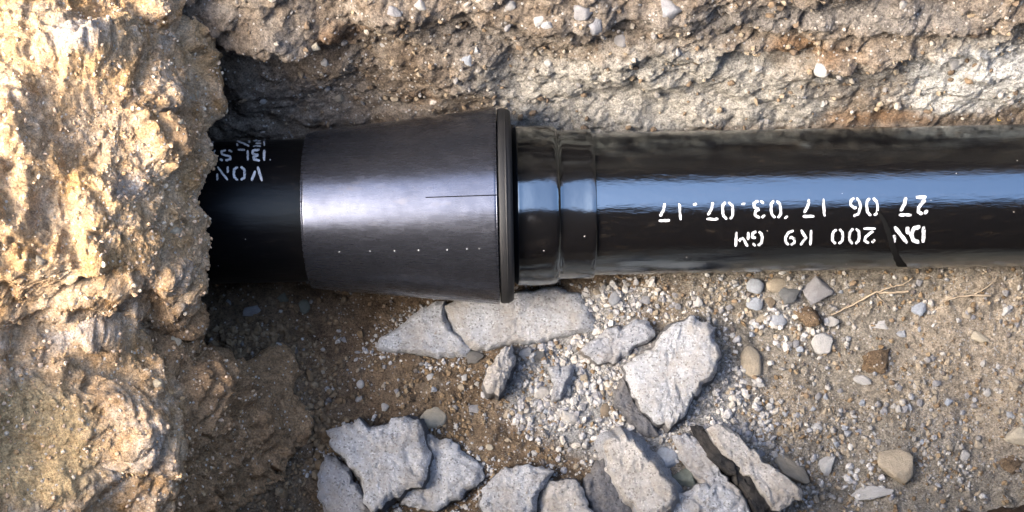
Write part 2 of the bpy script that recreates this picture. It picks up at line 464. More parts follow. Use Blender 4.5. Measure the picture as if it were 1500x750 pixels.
# ------------------------------------------------------------------ trench floor
MOUNDS = [(*pix(a, b, -0.11)[:2], c * S, d * S, e) for a, b, c, d, e in [(985, 545, 100, 95, 0.012), (590, 690, 130, 70, 0.014), (880, 700, 160, 70, 0.014), (1080, 690, 90, 70, 0.014), (905, 500, 60, 40, 0.008)]]
def floor_h(x, y, fine=True):
    x = np.asarray(x, float); y = np.asarray(y, float)
    ya = A0[1] + (x - A0[0]) * AX[1] / AX[0]
    h = np.full(x.shape, -0.128)
    h -= 0.060 * np.exp(-((x + 0.14) / 0.20) ** 4 - ((y - ya) / 0.17) ** 4)      # bell hole below the joint
    h += 0.018 * sstep(0.1, 0.3, x) * np.exp(-((y - ya) / 0.16) ** 2)             # bedding along the pipe
    h += 0.16 * sstep(-0.375, -0.47, y) + 0.012 * sstep(0.2, 0.7, x)
    h += 0.10 * sstep(-0.28, -0.44, x) * sstep(-0.10, -0.26, y)                  # heaped at the foot of the bank
    for (mx, my, ma, mb, mh) in MOUNDS:
        h += mh * np.exp(-((x - mx) / ma) ** 2 - ((y - my) / mb) ** 2)
    h += 0.022 * sstep(0.08, 0.16, x) * np.exp(-((y - ya + 0.115) / 0.035) ** 2)
    p = np.stack([x, y, np.zeros_like(x)], -1).reshape(-1, 3)
    n = 0.020 * fbm(p * 5.0, 3) + 0.010 * fbm(p * 16 + 3, 3)
    if fine:
        f1, f2, idc = worley(p * 26 + 0.35 * np.stack([perlin(p * 40), perlin(p * 40 + 5), np.zeros(len(p))], 1))
        keep = (idc % 5 < 2)
        n = n + 0.010 * np.maximum(0, 0.42 - f1) * keep * 2.0
        f1, f2, idc = worley(p * 62 + 9)
        n = n + 0.0055 * np.maximum(0, 0.5 - f1) * (idc % 5 < 3) * 2.0
        n = n + 0.0045 * fbm(p * 55 + 7, 4, 0.6)
    return h + n.reshape(x.shape)

def bump2(px, py, rx, ry, X, Y, z=-0.1):
    c = pix(px, py, z); e = pix(px + rx, py, z); f = pix(px, py + ry, z)
    a = abs(e[0] - c[0]); b = abs(f[1] - c[1])
    return np.exp(-((X - c[0]) / a) ** 2 - ((Y - c[1]) / b) ** 2)

xs = spaced([(-1.35, -0.55, 0.03), (-0.55, 0.88, 0.003), (0.88, 1.4, 0.02), (1.4, 4.3, 0.1)])
ys = spaced([(-0.62, -0.46, 0.02), (-0.46, 0.02, 0.003), (0.02, 0.34, 0.012)])
X, Y = np.meshgrid(xs, ys, indexing='ij')
Z = floor_h(X, Y)
P = np.stack([X, Y, Z], -1)
me = mesh_fast('trench_floor', P.reshape(-1, 3), grid_faces(len(xs), len(ys)), [M['floor']])
g = 0.85 * sstep(0.0, 0.40, X) + 0.25 * bump2(1350, 560, 200, 90, X, Y)
attr(me, 'grey', g)
attr(me, 'dust', 1.5 * bump2(830, 560, 95, 75, X, Y) + 1.3 * bump2(920, 590, 80, 100, X, Y) + 0.9 * bump2(780, 640, 120, 70, X, Y) * 0 + 0.8 * bump2(1080, 590, 70, 80, X, Y) + 0.6 * bump2(1390, 600, 80, 90, X, Y) + 0.8 * bump2(900, 440, 60, 30, X, Y) + 0.6 * bump2(1150, 450, 60, 40, X, Y))
attr(me, 'tan', 1.0 * bump2(1460, 540, 120, 160, X, Y) + 0.75 * bump2(1150, 600, 90, 70, X, Y) + 0.75 * bump2(1440, 480, 90, 60, X, Y) + 0.4 * bump2(1300, 560, 60, 60, X, Y))
FLOOR = tag(obj('trench_floor', me), 'brown gravelly soil floor of the pipe trench', None, None, 'structure')

# ------------------------------------------------------------------ north trench wall
xs = spaced([(-4.2, -1.35, 0.12), (-1.35, -0.62, 0.03), (-0.62, 0.92, 0.0032), (0.92, 1.4, 0.02), (1.4, 4.3, 0.08)])
prof = np.array([(0.12, -0.30), (0.185, -0.12), (0.245, 0.0), (0.285, 0.12), (0.335, 0.30), (0.40, 0.50), (0.50, 0.9), (0.60, 1.35), (0.67, 1.53), (1.2, 1.57)])
pr = catmull(prof, [6, 38, 48, 62, 76, 24, 18, 14, 8, 8])
nu, nv = len(xs), len(pr)
P = np.zeros((nu, nv, 3)); P[:, :, 0] = xs[:, None]; P[:, :, 1] = pr[None, :, 0]; P[:, :, 2] = pr[None, :, 1]
P[:, :, 1] += (0.0213 * xs)[:, None]
N = -grid_normals(P)
if N[nu // 2, nv // 3, 1] > 0: N = -N
flat = P.reshape(-1, 3)
zz = flat[:, 2]; xx = flat[:, 0]
d = 0.030 * fbm(flat * np.array([3.0, 4, 5]), 3) + 0.016 * fbm(flat * 12 + 4, 4, 0.55, 1)
# bedding ledges: proud band, then undercut
ph = zz * 10.5 + 1.1 * fbm(flat * np.array([2.6, 2, 2]) + 8, 3) + 0.35 * fbm(flat * 14, 2) - 0.55 * xx
fr = ph - np.floor(ph)
ledge = np.where(fr < 0.22, fr / 0.22, 1 - (fr - 0.22) / 0.78)
amp = 0.007 + 0.009 * sstep(-0.1, 0.25, xx) + 0.008 * perlin(np.stack([np.floor(ph) * 3.7, xx * 3, xx * 0], 1))
lowcalm = 0.25 + 0.75 * sstep(0.03, 0.10, zz)
d += amp * (ledge - 0.5) * lowcalm
f1, f2, idc = worley(flat * 15 + 0.3 * np.stack([perlin(flat * 22), perlin(flat * 22 + 3), perlin(flat * 22 + 6)], 1))
d += 0.030 * np.maximum(0, 0.5 - f1) * (idc % 7 < 3) * lowcalm
c1, f1 = clods(flat * np.array([7, 9, 13.0]) + 0.25 * np.stack([perlin(flat * 18), perlin(flat * 18 + 3), perlin(flat * 18 + 6)], 1), 0.2)
d += 0.030 * c1 * lowcalm
f1, f2, idc = worley(flat * 42 + 5)
d += 0.013 * np.maximum(0, 0.5 - f1) * (idc % 5 < 2) * lowcalm
f1, f2, idc = worley(flat * 95 + 2)
d += 0.010 * np.maximum(0, 0.5 - f1) * (idc % 5 < 3) * (0.4 + 0.6 * lowcalm)
d += 0.009 * fbm(flat * 60, 4, 0.6) * (0.4 + 0.6 * lowcalm)
def bump3(px, py, rx, ry, zc, F):
    c = pix(px, py, zc)
    # distance measured along the wall: x and height along the view's vertical
    e = pix(px + rx, py, zc)
    a = abs(e[0] - c[0])
    # project every vertex to pixel rows
    q = F - CAM; dep = q @ FWD
    py_ = 375 - (q @ UPV) / dep * FPX; px_ = 750 + q[:, 0] / dep * FPX
    return np.exp(-((px_ - px) / rx) ** 2 - ((py_ - py) / ry) ** 2)
bul = 0.050 * bump3(395, 25, 75, 40, 0.25, flat) + 0.045 * bump3(560, 10, 60, 28, 0.3, flat) - 0.035 * bump3(365, 80, 50, 18, 0.2, flat) + 0.02 * bump3(620, 100, 70, 50, 0.1, flat) \
      + 0.03 * bump3(1000, 25, 60, 25, 0.25, flat) + 0.02 * bump3(1120, 62, 70, 14, 0.2, flat) + 0.02 * bump3(1420, 35, 60, 12, 0.2, flat)
d += bul
lipn = sstep(1.2, 1.5, zz)
d += lipn * (0.030 * fbm(flat * 30, 4, 0.7) + 0.02 * fbm(flat * 8 + 3, 2))
P2 = flat + N.reshape(-1, 3) * d[:, None]
P2[:, 1] = np.where(zz < 0.1, np.maximum(P2[:, 1], 0.175 + 0.0213 * xx), P2[:, 1])
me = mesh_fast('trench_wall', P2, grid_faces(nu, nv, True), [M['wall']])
attr(me, 'pale', 1.5 * bump3(900, 150, 110, 55, 0.05, flat) + 1.3 * bump3(1010, 140, 130, 45, 0.05, flat) + 0.8 * bump3(780, 165, 60, 30, 0.02, flat) + 0.6 * bump3(720, 105, 80, 40, 0, flat) + 0.9 * bump3(1150, 165, 60, 25, 0, flat) + 0.6 * bump3(1280, 110, 160, 50, 0, flat) + 0.6 * bump3(1450, 60, 120, 40, 0, flat) + 0.5 * bump3(1000, 70, 150, 40, 0, flat))  # pale soil; the right-hand patches paint in sunlight
attr(me, 'rust', 0.8 * bump3(490, 45, 60, 25, 0, flat) + 0.6 * bump3(610, 140, 60, 20, 0, flat) + 0.75 * bump3(1160, 65, 50, 14, 0, flat) + 0.8 * bump3(1290, 175, 110, 14, 0, flat) + 0.6 * bump3(1430, 40, 50, 14, 0, flat) + 0.5 * bump3(1250, 75, 100, 30, 0, flat))
attr(me, 'chalk_sun', 2.2 * bump3(1440, 105, 90, 36, 0, flat) + 0.7 * bump3(1380, 150, 90, 24, 0, flat) + 0.6 * bump3(1200, 110, 16, 14, 0, flat) + 0.5 * bump3(1480, 130, 60, 40, 0, flat))  # sunlit glare at far right painted in as chalky white soil
attr(me, 'grey', 0.7 * bump3(700, 60, 120, 50, 0, flat) + 0.7 * bump3(1030, 20, 200, 35, 0, flat) + 0.75 * bump3(1320, 20, 200, 25, 0, flat) + 0.6 * bump3(420, 30, 60, 30, 0, flat) + 0.5 * bump3(1240, 130, 150, 30, 0, flat))
attr(me, 'reflect_dark', 1.6 * sstep(0.36, 0.52, zz)); attr(me, 'lip', 1.5 * sstep(1.02, 1.2, zz) * sstep(0.2, 1.0, xx))  # unseen top: soil blackened, lip tinted sunlit orange, to shape pipe reflections
WALL_P, WALL_N = P2.reshape(nu, nv, 3), N
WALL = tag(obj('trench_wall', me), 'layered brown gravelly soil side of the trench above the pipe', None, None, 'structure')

# ------------------------------------------------------------------ soil bank at the trench end
EDGE = [(-140, 302), (0, 302), (60, 303), (90, 299), (135, 322), (180, 309), (205, 304), (235, 310), (290, 302), (375, 303), (415, 304), (437, 292), (470, 298)]
ey = np.array([pix(px, py, 0.19)[1] for py, px in EDGE]); ex = np.array([pix(px, py, 0.19)[0] for py, px in EDGE])
o = np.argsort(ey); ey, ex = ey[o], ex[o]
FOOT = [(455, 286), (485, 308), (510, 346), (550, 380), (590, 410), (620, 424), (660, 418), (700, 398), (750, 384), (860, 376)]
fy = np.array([pix(px, py, -0.09)[1] for py, px in FOOT]); fx = np.array([pix(px, py, -0.09)[0] for py, px in FOOT])
o = np.argsort(fy); fy, fx = fy[o], fx[o]
ys = spaced([(-1.3, -0.47, 0.02), (-0.47, 0.36, 0.0023), (0.40, 0.9, 0.02)])
xe = np.interp(ys, ey, ex) - 0.014; xf = np.interp(ys, fy, fx) + 0.007 * fbm(np.stack([ys * 14, ys * 0, ys * 0 + 3], 1), 3, 0.6)
w = sstep(-0.085, -0.165, ys)
def blend(a, b):                      # a tunnel rows, b foot rows
    return a * (1 - w) + b * w
one = np.ones_like(ys)
Q = np.array([
    np.stack([blend(-1.30 * one, xf + 0.07), blend(-0.36 * one, -0.36 * one)], -1),
    np.stack([blend(-1.22 * one, xf + 0.03), blend(0.125 * one, -0.17 * one)], -1),
    np.stack([blend(xe - 0.13, xf + 0.0), blend(0.145 * one, -0.085 * one)], -1),
    np.stack([blend(xe, xf - 0.055), blend(0.185 * one, 0.04 * one)], -1),
    np.stack([blend(xe - 0.010, xf - 0.100), blend(0.235 * one, 0.13 * one)], -1),
    np.stack([blend(xe - 0.032, xf - 0.150), blend(0.285 * one, 0.21 * one)], -1),
    np.stack([blend(xe - 0.070, xf - 0.210), blend(0.325 * one, 0.28 * one)], -1),
    np.stack([blend(xe - 0.125, xf - 0.280), blend(0.350 * one, 0.325 * one)], -1),
    np.stack([-0.70 * one, 0.385 * one], -1),
    np.stack([-0.95 * one, 0.43 * one], -1),
    np.stack([-2.6 * one, 0.58 * one], -1),
    np.stack([-3.3 * one, 1.25 * one], -1),
    np.stack([-3.7 * one, 1.56 * one], -1),
    np.stack([-4.3 * one, 1.57 * one], -1)])
B = catmull(Q, [6, 22, 44, 52, 46, 46, 46, 60, 70, 30, 30, 10, 6, 4])
nv, nu = B.shape[0], B.shape[1]
P = np.zeros((nu, nv, 3)); P[:, :, 0] = B[:, :, 0].T; P[:, :, 2] = B[:, :, 1].T; P[:, :, 1] = ys[:, None]
N = grid_normals(P)
if N[nu // 2, 170, 0] < 0: N = -N
flat = P.reshape(-1, 3)
wp = flat + 0.02 * np.stack([fbm(flat * 9, 2), fbm(flat * 9 + 5, 2), fbm(flat * 9 + 9, 2)], 1)
calm = 1 - 0.85 * np.clip(bump3(40, 665, 105, 100, 0, flat) * 1.4 + bump3(110, 150, 90, 45, 0, flat), 0, 1)
d = 0.050 * fbm(flat * 4.0, 3) + 0.020 * fbm(wp * np.array([9.0, 9, 7]) + 4, 4, 0.5, 1)
c1, f1 = clods(wp * np.array([8.5, 7.5, 8.5]) + 3, 0.22)
d += 0.044 * c1 * (0.2 + 0.8 * calm) * (1 - 0.35 * np.clip(bump3(330, 600, 110, 160, 0, flat) * 1.3, 0, 1))
c2, f1 = clods(wp * 19 + 7, 0.2)
d += 0.016 * c2 * calm * (1 + 0.5 * bump3(330, 600, 110, 160, 0, flat))
c3, f1 = clods(flat * 44 + 0.25 * np.stack([perlin(flat * 60), perlin(flat * 60 + 3), perlin(flat * 60 + 6)], 1), 0.25)
d += 0.0095 * c3 * (0.15 + 0.85 * calm)
footm = bump3(340, 610, 110, 150, 0, flat)
c4, f1 = clods(wp * 15 + 11, 0.3)
d += 0.020 * c4 * footm
f1, f2, idc = worley(wp * 27 + 5)
d += 0.022 * np.maximum(0, 0.55 - f1) * (idc % 5 < 3) * footm
f1, f2, idc = worley(flat * 55 + 1)
d += 0.012 * np.maximum(0, 0.55 - f1) * (idc % 5 < 3) * footm
f1, f2, idc = worley(flat * 95 + 3)
d += 0.0050 * np.maximum(0, 0.5 - f1) * (idc % 5 < 3) * (0.3 + 0.7 * calm)
cr = fbm(wp * 15 + 2, 4, 0.55, 2)
d -= 0.016 * np.maximum(0, cr - 0.34) * 2.2 * calm
d += 0.0085 * fbm(flat * 55, 5, 0.66) * (0.45 + 0.55 * calm)
d += 0.035 * bump3(20, 165, 45, 45, 0, flat) + 0.03 * bump3(110, 60, 70, 55, 0, flat) + 0.03 * bump3(95, 480, 70, 40, 0, flat) + 0.03 * bump3(200, 640, 45, 60, 0, flat)
tun = sstep(0.16, 0.06, flat[:, 2]) * (1 - np.repeat(w, nv))
d *= 1 - 0.7 * tun
P2 = flat + N.reshape(-1, 3) * d[:, None]
# keep the tunnel clear of the pipe
ya = A0[1] + (P2[:, 0] - A0[0]) * AX[1] / AX[0]
near = (np.abs(P2[:, 1] - ya) < 0.15) & (P2[:, 2] < 0.4) & (P2[:, 0] > -1.15)
P2[:, 2] = np.where(near, np.maximum(P2[:, 2], 0.135), P2[:, 2])
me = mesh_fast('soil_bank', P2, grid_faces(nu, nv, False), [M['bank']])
attr(me, 'grey', 0.8 * bump3(110, 65, 60, 35, 0, flat) + 0.75 * bump3(185, 275, 35, 35, 0, flat) + 0.7 * bump3(90, 500, 60, 30, 0, flat) + 0.65 * bump3(195, 650, 40, 50, 0, flat) + 0.5 * bump3(40, 15, 60, 20, 0, flat) + 0.5 * bump3(260, 400, 30, 60, 0, flat))
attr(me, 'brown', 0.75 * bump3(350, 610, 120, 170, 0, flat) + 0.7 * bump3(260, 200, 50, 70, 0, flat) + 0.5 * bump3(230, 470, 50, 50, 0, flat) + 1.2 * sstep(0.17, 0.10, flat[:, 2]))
attr(me, 'ochre', 1.4 * bump3(50, 650, 90, 100, 0, flat) + 0.5 * bump3(180, 40, 50, 70, 0, flat))
BANK_P, BANK_N = P2.reshape(nu, nv, 3), N
BANK = tag(obj('soil_bank', me), 'pale ochre crumbling soil bank covering the end of the pipe', None, None, 'structure')

# ------------------------------------------------------------------ south wall, far end, surrounding ground
xs = spaced([(-4.2, -1.35, 0.15), (-1.35, -0.62, 0.04), (-0.62, 1.8, 0.012), (1.8, 4.3, 0.05)])
prof = np.array([(-0.40, -0.25), (-0.435, -0.10), (-0.465, 0.05), (-0.48, 0.4), (-0.49, 0.9), (-0.50, 1.4), (-0.52, 1.54), (-1.3, 1.57)])
pr = catmull(prof, [10, 16, 20, 24, 24, 16, 8, 8])
nu, nv = len(xs), len(pr)
P = np.zeros((nu, nv, 3)); P[:, :, 0] = xs[:, None]; P[:, :, 1] = pr[None, :, 0]; P[:, :, 2] = pr[None, :, 1]
N = grid_normals(P)
if N[nu // 2, 50, 1] < 0: N = -N
P[:, :, 1] -= 0.42 * sstep(-0.42, -0.85, P[:, :, 0])  # out-of-view stretch bent back so sun reaches the bank
P[:, :, 1] += 0.055 * sstep(0.25, 0.85, P[:, :, 0]) * sstep(0.25, -0.1, P[:, :, 2])
flat = P.reshape(-1, 3)
d = 0.030 * fbm(flat * 6, 4, 0.55) + 0.012 * fbm(flat * 25, 3, 0.6, 1)
d += sstep(1.2, 1.5, flat[:, 2]) * (0.035 * fbm(flat * 28, 4, 0.7))
P2 = flat + N.reshape(-1, 3) * d[:, None]
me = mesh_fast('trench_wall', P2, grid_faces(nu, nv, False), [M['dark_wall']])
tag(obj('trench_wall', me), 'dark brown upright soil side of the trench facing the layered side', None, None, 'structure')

ys = spaced([(-0.9, 1.2, 0.03)]); zs = spaced([(-0.3, 1.6, 0.05)])
Yg, Zg = np.meshgrid(ys, zs, indexing='ij')
P = np.stack([4.0 + 0.2 * Zg, Yg, Zg], -1).reshape(-1, 3)
P[:, 0] += 0.08 * fbm(P * 4, 4)
tag(obj('trench_end', mesh_fast('trench_end', P, grid_faces(len(ys), len(zs)), [M['dark_wall']])), 'brown soil face closing the far end of the trench', None, None, 'structure')

gx = np.array([-300, -60, -12, -6, -4.6, -4.0, 4.2, 5, 8, 20, 80, 300.0]); gy = np.array([-300, -60, -12, -4, -1.8, -1.2, 0.95, 1.6, 4, 12, 60, 300.0])
Xg, Yg = np.meshgrid(gx, gy, indexing='ij')
V = np.stack([Xg, Yg, np.full_like(Xg, GROUND)], -1).reshape(-1, 3)
F = grid_faces(len(gx), len(gy)); cx = V[F].mean(1)
F = F[~((cx[:, 0] > -4.0) & (cx[:, 0] < 4.2) & (cx[:, 1] > -1.2) & (cx[:, 1] < 0.95))]
tag(obj('ground', mesh_fast('ground', V, F, [M['earth']])), 'bare brown ground around the trench', None, None, 'structure')

# ------------------------------------------------------------------ lathe on the pipe axis
YA = np.cross([0, 0, 1.0], AX); YA /= np.linalg.norm(YA)
def lathe(profile, nseg=128, closed=False, wob=0.0, seed=0):
    """profile [(x, r)] in world x along the axis"""
    th = np.linspace(0, 2 * pi, nseg, endpoint=False)
    V = []
    for x, r in profile:
        c = axis_at(x)
        rr = r + (wob * np.array([math.sin(3 * t + seed + x * 30) + 0.6 * math.sin(7 * t + x * 70 + seed) for t in th]) if wob else 0)
        V.append(c + np.outer(np.cos(th) * rr, YA) + np.outer(np.sin(th) * rr, [0, 0, 1.0]))
    V = np.concatenate(V); n = len(profile); F = []
    for i in range(n - 1):
        a = i * nseg + np.arange(nseg); b = i * nseg + (np.arange(nseg) + 1) % nseg
        F.append(np.stack([a, b, b + nseg, a + nseg], 1))
    return V, np.concatenate(F)

def dense(profile, step=0.004, rnd=0):
    out = []
    for (x0, r0), (x1, r1) in zip(profile, profile[1:]):
        n = max(1, int(math.hypot(x1 - x0, r1 - r0) / step))
        for k in range(n): out.append((x0 + (x1 - x0) * k / n, r0 + (r1 - r0) * k / n))
    out.append(profile[-1]); return out

def wx(px, z=0.11):      # photo column on the crest of the pipe -> world x
    return (px - 750) * S * (1 - z * cos(TILT) / DIST - 0.01)

def axis_thing(name, xb, label, cat, group=None):
    c = axis_at(xb); o = empty(name, (c[0], c[1], c[2] - R_PIPE)); tag(o, label, cat, group); return o
def part(name, VF, mat, root, smooth=True):
    V, F = VF; V = np.asarray(V) - np.array(root.location)
    return obj(name, mesh_fast(name, V, F, [mat], smooth), root)

def hit_cyl(px, py, R):
    d = ray(px, py); oc = CAM - A0
    dp = d - AX * (d @ AX); op = oc - AX * (oc @ AX)
    a = dp @ dp; b = 2 * dp @ op; c = op @ op - R * R
    disc = b * b - 4 * a * c
    if disc < 0: disc = 0
    return CAM + d * ((-b - sqrt(disc)) / (2 * a))

# ---- stencil lettering; strokes in a unit box, u right, v up, upright letter
G = {
 '0': [[(.38, 1), (.12, .8), (.08, .5), (.12, .2), (.38, 0)], [(.62, 1), (.88, .8), (.92, .5), (.88, .2), (.62, 0)]],
 '1': [[(.5, 0), (.5, 1)]],
 '2': [[(.08, .75), (.3, .98)], [(.52, 1), (.85, .85), (.8, .6), (.45, .32), (.2, .14)], [(.05, 0), (.95, 0)]],
 '3': [[(.08, .82), (.35, 1)], [(.5, 1), (.88, .85), (.8, .6), (.5, .52)], [(.5, .5), (.88, .4), (.9, .15), (.5, 0)], [(.35, 0), (.08, .16)]],
 '6': [[(.75, 1), (.3, .85), (.1, .5), (.12, .2), (.36, 0)], [(.58, 0), (.88, .15), (.9, .4), (.6, .55), (.42, .5)]],
 '7': [[(.05, 1), (.95, 1)], [(.82, .78), (.5, .4), (.36, 0)]],
 '9': [[(.25, 0), (.7, .15), (.9, .5), (.88, .8), (.62, 1)], [(.42, 1), (.12, .85), (.1, .6), (.4, .45), (.58, .5)]],
 'D': [[(.1, 0), (.1, 1)], [(.35, 1), (.75, .9), (.92, .5), (.75, .1), (.35, 0)]],
 'N': [[(.08, .45), (.08, 0)], [(.08, 1), (.92, 0)], [(.92, 1), (.92, .5)]],
 'K': [[(.12, 0), (.12, 1)], [(.9, 1), (.48, .52), (.92, 0)]],
 'G': [[(.85, .85), (.6, 1)], [(.42, 1), (.12, .8), (.08, .5), (.14, .18), (.4, 0)], [(.58, 0), (.88, .12), (.9, .42), (.6, .44)]],
 'M': [[(.06, 0), (.06, .55)], [(.06, 1), (.5, .35)], [(.58, .42), (.7, .65)], [(.94, 1), (.94, 0)]],
 'V': [[(.05, 1), (.45, 0)], [(.62, .3), (.92, 1)]],
 'O': [[(.38, 1), (.12, .8), (.08, .5), (.12, .2), (.38, 0)], [(.62, 1), (.88, .8), (.92, .5), (.88, .2), (.62, 0)]],
 'B': [[(.1, 0), (.1, 1)], [(.4, 1), (.8, .92), (.85, .68), (.5, .54)], [(.5, .5), (.92, .38), (.88, .1), (.4, 0)]],
 'L': [[(.12, 1), (.12, 0.05)], [(.35, 0.02), (.95, 0.02)]],
 'S': [[(.95, .85), (.75, 1)], [(.55, 1), (.15, .88), (.2, .62), (.8, .38), (.85, .12), (.5, 0)], [(.3, 0), (.05, .16)]],
 'E': [[(.1, 0), (.1, 1)], [(.35, 1), (.95, 1)], [(.35, .5), (.8, .5)], [(.35, 0), (.95, 0)]],
 '/': [[(.1, 0), (.9, 1)]],
 '.': [[(.5, .4), (.5, .6)]],
 ',': [[(.2, .3), (.8, .7)]],
}
def letter(ch, x0, x1, y0, y1, wpx, root, R=R_PIPE, slant=0.0):
    """letter printed upside down on the pipe inside the photo box"""
    V, F = [], []
    for st in G[ch]:
        pts = []
        for (u0, v0), (u1, v1) in zip(st, st[1:]):
            n = 6
            for k in range(n): pts.append((u0 + (u1 - u0) * k / n, v0 + (v1 - v0) * k / n))
        pts.append(st[-1])
        pp = [np.array([x1 - u * (x1 - x0) + slant * (v - .5), y0 + v * (y1 - y0)]) for u, v in pts]
        pp = [p + np.array([random.uniform(-.35, .35), random.uniform(-.35, .35)]) for p in pp]
        # round stroke ends: taper the first and last step
        base = len(V); m = len(pp)
        for k, p in enumerate(pp):
            t = pp[min(k + 1, m - 1)] - pp[max(k - 1, 0)]; t = t / (np.linalg.norm(t) + 1e-6)
            nrm = np.array([-t[1], t[0]]); hw = wpx * 0.44 * random.uniform(0.86, 1.12) * (0.55 if k in (0, m - 1) else 1.0)
            for sgn in (-1, 1):
                q = p + nrm * hw * sgn
                V.append(hit_cyl(q[0], q[1], R + 0.0006))
        for k in range(m - 1):
            a = base + 2 * k; F.append([a, a + 1, a + 3, a + 2])
    return part('printed_letter', (np.array(V), np.array(F)), M['white_paint'], root, False)

# right pipe -------------------------------------------------------
xr0 = wx(820)
rp = axis_thing('iron_pipe', 0.5, 'glossy black pipe with two lines of white stencilled numbers', 'pipe', None)
part('pipe_body', lathe(dense([(xr0, R_PIPE), (1.0, R_PIPE)], 0.02) + [(4.2, R_PIPE)], 160), M['pipe'], rp)
for ch, a, b, c, d_, wd in [
    ('2', 1342, 1359, 289, 314, 5.6), ('7', 1315, 1335, 289, 315, 5.2), ('0', 1268, 1287, 290, 316, 4.2), ('6', 1245, 1262, 290, 317, 4.2),
    ('1', 1202, 1212, 291, 317, 4.2), ('7', 1174, 1193, 292, 317, 4.4), (',', 1147, 1156, 314, 323, 3.0), ('0', 1128, 1145, 294, 319, 4.2), ('3', 1103, 1121, 294, 319, 4.2),
    ('.', 1084, 1094, 294, 303, 7.0), ('0', 1057, 1075, 296, 321, 4.2), ('7', 1033, 1052, 296, 321, 4.4), ('.', 1013, 1023, 295, 304, 6.5),
    ('1', 991, 1001, 298, 322, 4.0), ('7', 963, 981, 298, 323, 4.4)]:
    letter(ch, a, b, c, d_, wd, rp, slant=2.0)
for ch, a, b, c, d_, wd in [
    ('D', 1333, 1355, 332, 355, 6.6), ('N', 1308, 1331, 332, 356, 6.4), ('2', 1264, 1283, 335, 356, 4.2), ('0', 1243, 1260, 335, 357, 4.2), ('0', 1218, 1236, 336, 357, 4.2),
    ('K', 1171, 1190, 337, 359, 4.4), ('9', 1149, 1166, 338, 359, 4.2), ('G', 1100, 1118, 339, 360, 4.2), ('M', 1077, 1097, 340, 361, 4.4)]:
    letter(ch, a, b, c, d_, wd, rp, slant=-1.0)
# slanting shadow edge painted on as a matt black strip
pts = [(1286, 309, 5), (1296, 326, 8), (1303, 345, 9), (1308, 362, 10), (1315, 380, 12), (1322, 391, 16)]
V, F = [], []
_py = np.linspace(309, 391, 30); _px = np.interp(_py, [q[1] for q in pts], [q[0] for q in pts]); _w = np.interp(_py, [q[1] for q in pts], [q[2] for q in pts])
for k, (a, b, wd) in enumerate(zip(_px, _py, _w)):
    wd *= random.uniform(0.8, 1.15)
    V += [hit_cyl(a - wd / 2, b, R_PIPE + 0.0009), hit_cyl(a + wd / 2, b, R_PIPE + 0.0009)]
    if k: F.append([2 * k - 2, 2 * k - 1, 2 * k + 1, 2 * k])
sc_ = part('painted_shadow_edge', (np.array(V), np.array(F)), M['shadow_edge'], rp); sc_['label'] = 'matt black slanting painted shadow beside the stencilled letters'

# left pipe --------------------------------------------------------
xl1 = wx(470)
lp = axis_thing('iron_pipe', -0.45, 'black pipe length with white stencilled letters running into the soil bank', 'pipe', None)
part('pipe_body', lathe(dense([(-1.6, R_PIPE), (-0.6, R_PIPE), (xl1, R_PIPE)], 0.03), 160), M['dull_pipe'], lp)
# socket bell hidden inside the cone
part('socket', lathe(dense([(wx(455), R_PIPE + 0.001), (wx(520), R_PIPE + 0.002), (wx(600), 0.128), (wx(722), 0.132), (wx(726), 0.128)], 0.01), 128), M['lip'], lp)
for ch, a, b, c, d_, wd in [('V', 367, 385, 244, 265, 4.4), ('O', 341, 360, 244, 264, 4.0), ('N', 317, 335, 244, 264, 3.4),
                            ('B', 368, 389, 219, 235, 4.0), ('L', 348, 365, 219, 235, 3.6), ('S', 321, 341, 220, 235, 3.4), ('/', 305, 317, 220, 230, 3.0),
                            ('E', 370, 389, 206, 214, 2.6), ('N', 346, 367, 206, 214, 3.0), ('/', 306, 313, 207, 215, 3.2), ('.', 393, 398, 232, 236, 2.2)]:
    letter(ch, a, b, c, d_, wd, lp)

# steel cone -------------------------------------------------------
cone = axis_thing('steel_cone', wx(585), 'grey steel sheet cone with a slit, sleeved over the black pipe joint', 'pipe cone')
xc0, xc1 = wx(434, 0.12), wx(727, 0.15)
rc0, rc1 = 115.5 * S, 145 * S
slit_p = hit_cyl(690, 287, 0.148); cslit = axis_at(slit_p[0])
ths = math.atan2(slit_p[2] - cslit[2], (slit_p - cslit) @ YA)
half = 0.75 * S / 0.148
th = np.concatenate([np.linspace(ths + half, ths + 2 * pi - half, 150), [ths + 2 * pi]])
th[-1] = ths + 2 * pi - half  # placeholder, the slit column closes last->first
th = th[:-1]
xsl = wx(620, 0.15)
cx_ = np.concatenate([np.linspace(xc0, xsl, 40), np.linspace(xsl, xc1, 24)[1:]])
def cone_r(x): return rc0 + (rc1 - rc0) * (x - xc0) / (xc1 - xc0)
def cone_layer(off):
    V = []
    for x in cx_:
        c = axis_at(x); r = cone_r(x) + off
        if x < xsl + 1e-6:
            pass
        V.append(c + np.outer(np.cos(th) * r, YA) + np.outer(np.sin(th) * r, [0, 0, 1.0]))
    return np.concatenate(V)
V1, V2 = cone_layer(0.0), cone_layer(-0.0022)
nt, nx = len(th), len(cx_); F = []
off = nt * nx
for i in range(nx - 1):
    for j in range(nt):
        j2 = (j + 1) % nt
        if j == nt - 1 and cx_[i] >= xsl - 1e-6: continue      # the open slit
        a, b, c, e = i * nt + j, i * nt + j2, (i + 1) * nt + j2, (i + 1) * nt + j
        F.append([a, b, c, e]); F.append([off + a, off + e, off + c, off + b])
for j in range(nt):
    j2 = (j + 1) % nt
    F.append([j, off + j, off + j2, j2])
    if j < nt - 1:
        a = (nx - 1) * nt; F.append([a + j, a + j2, off + a + j2, off + a + j])
part('cone_sheet', (np.concatenate([V1, V2]), np.array(F)), M['steel'], cone)
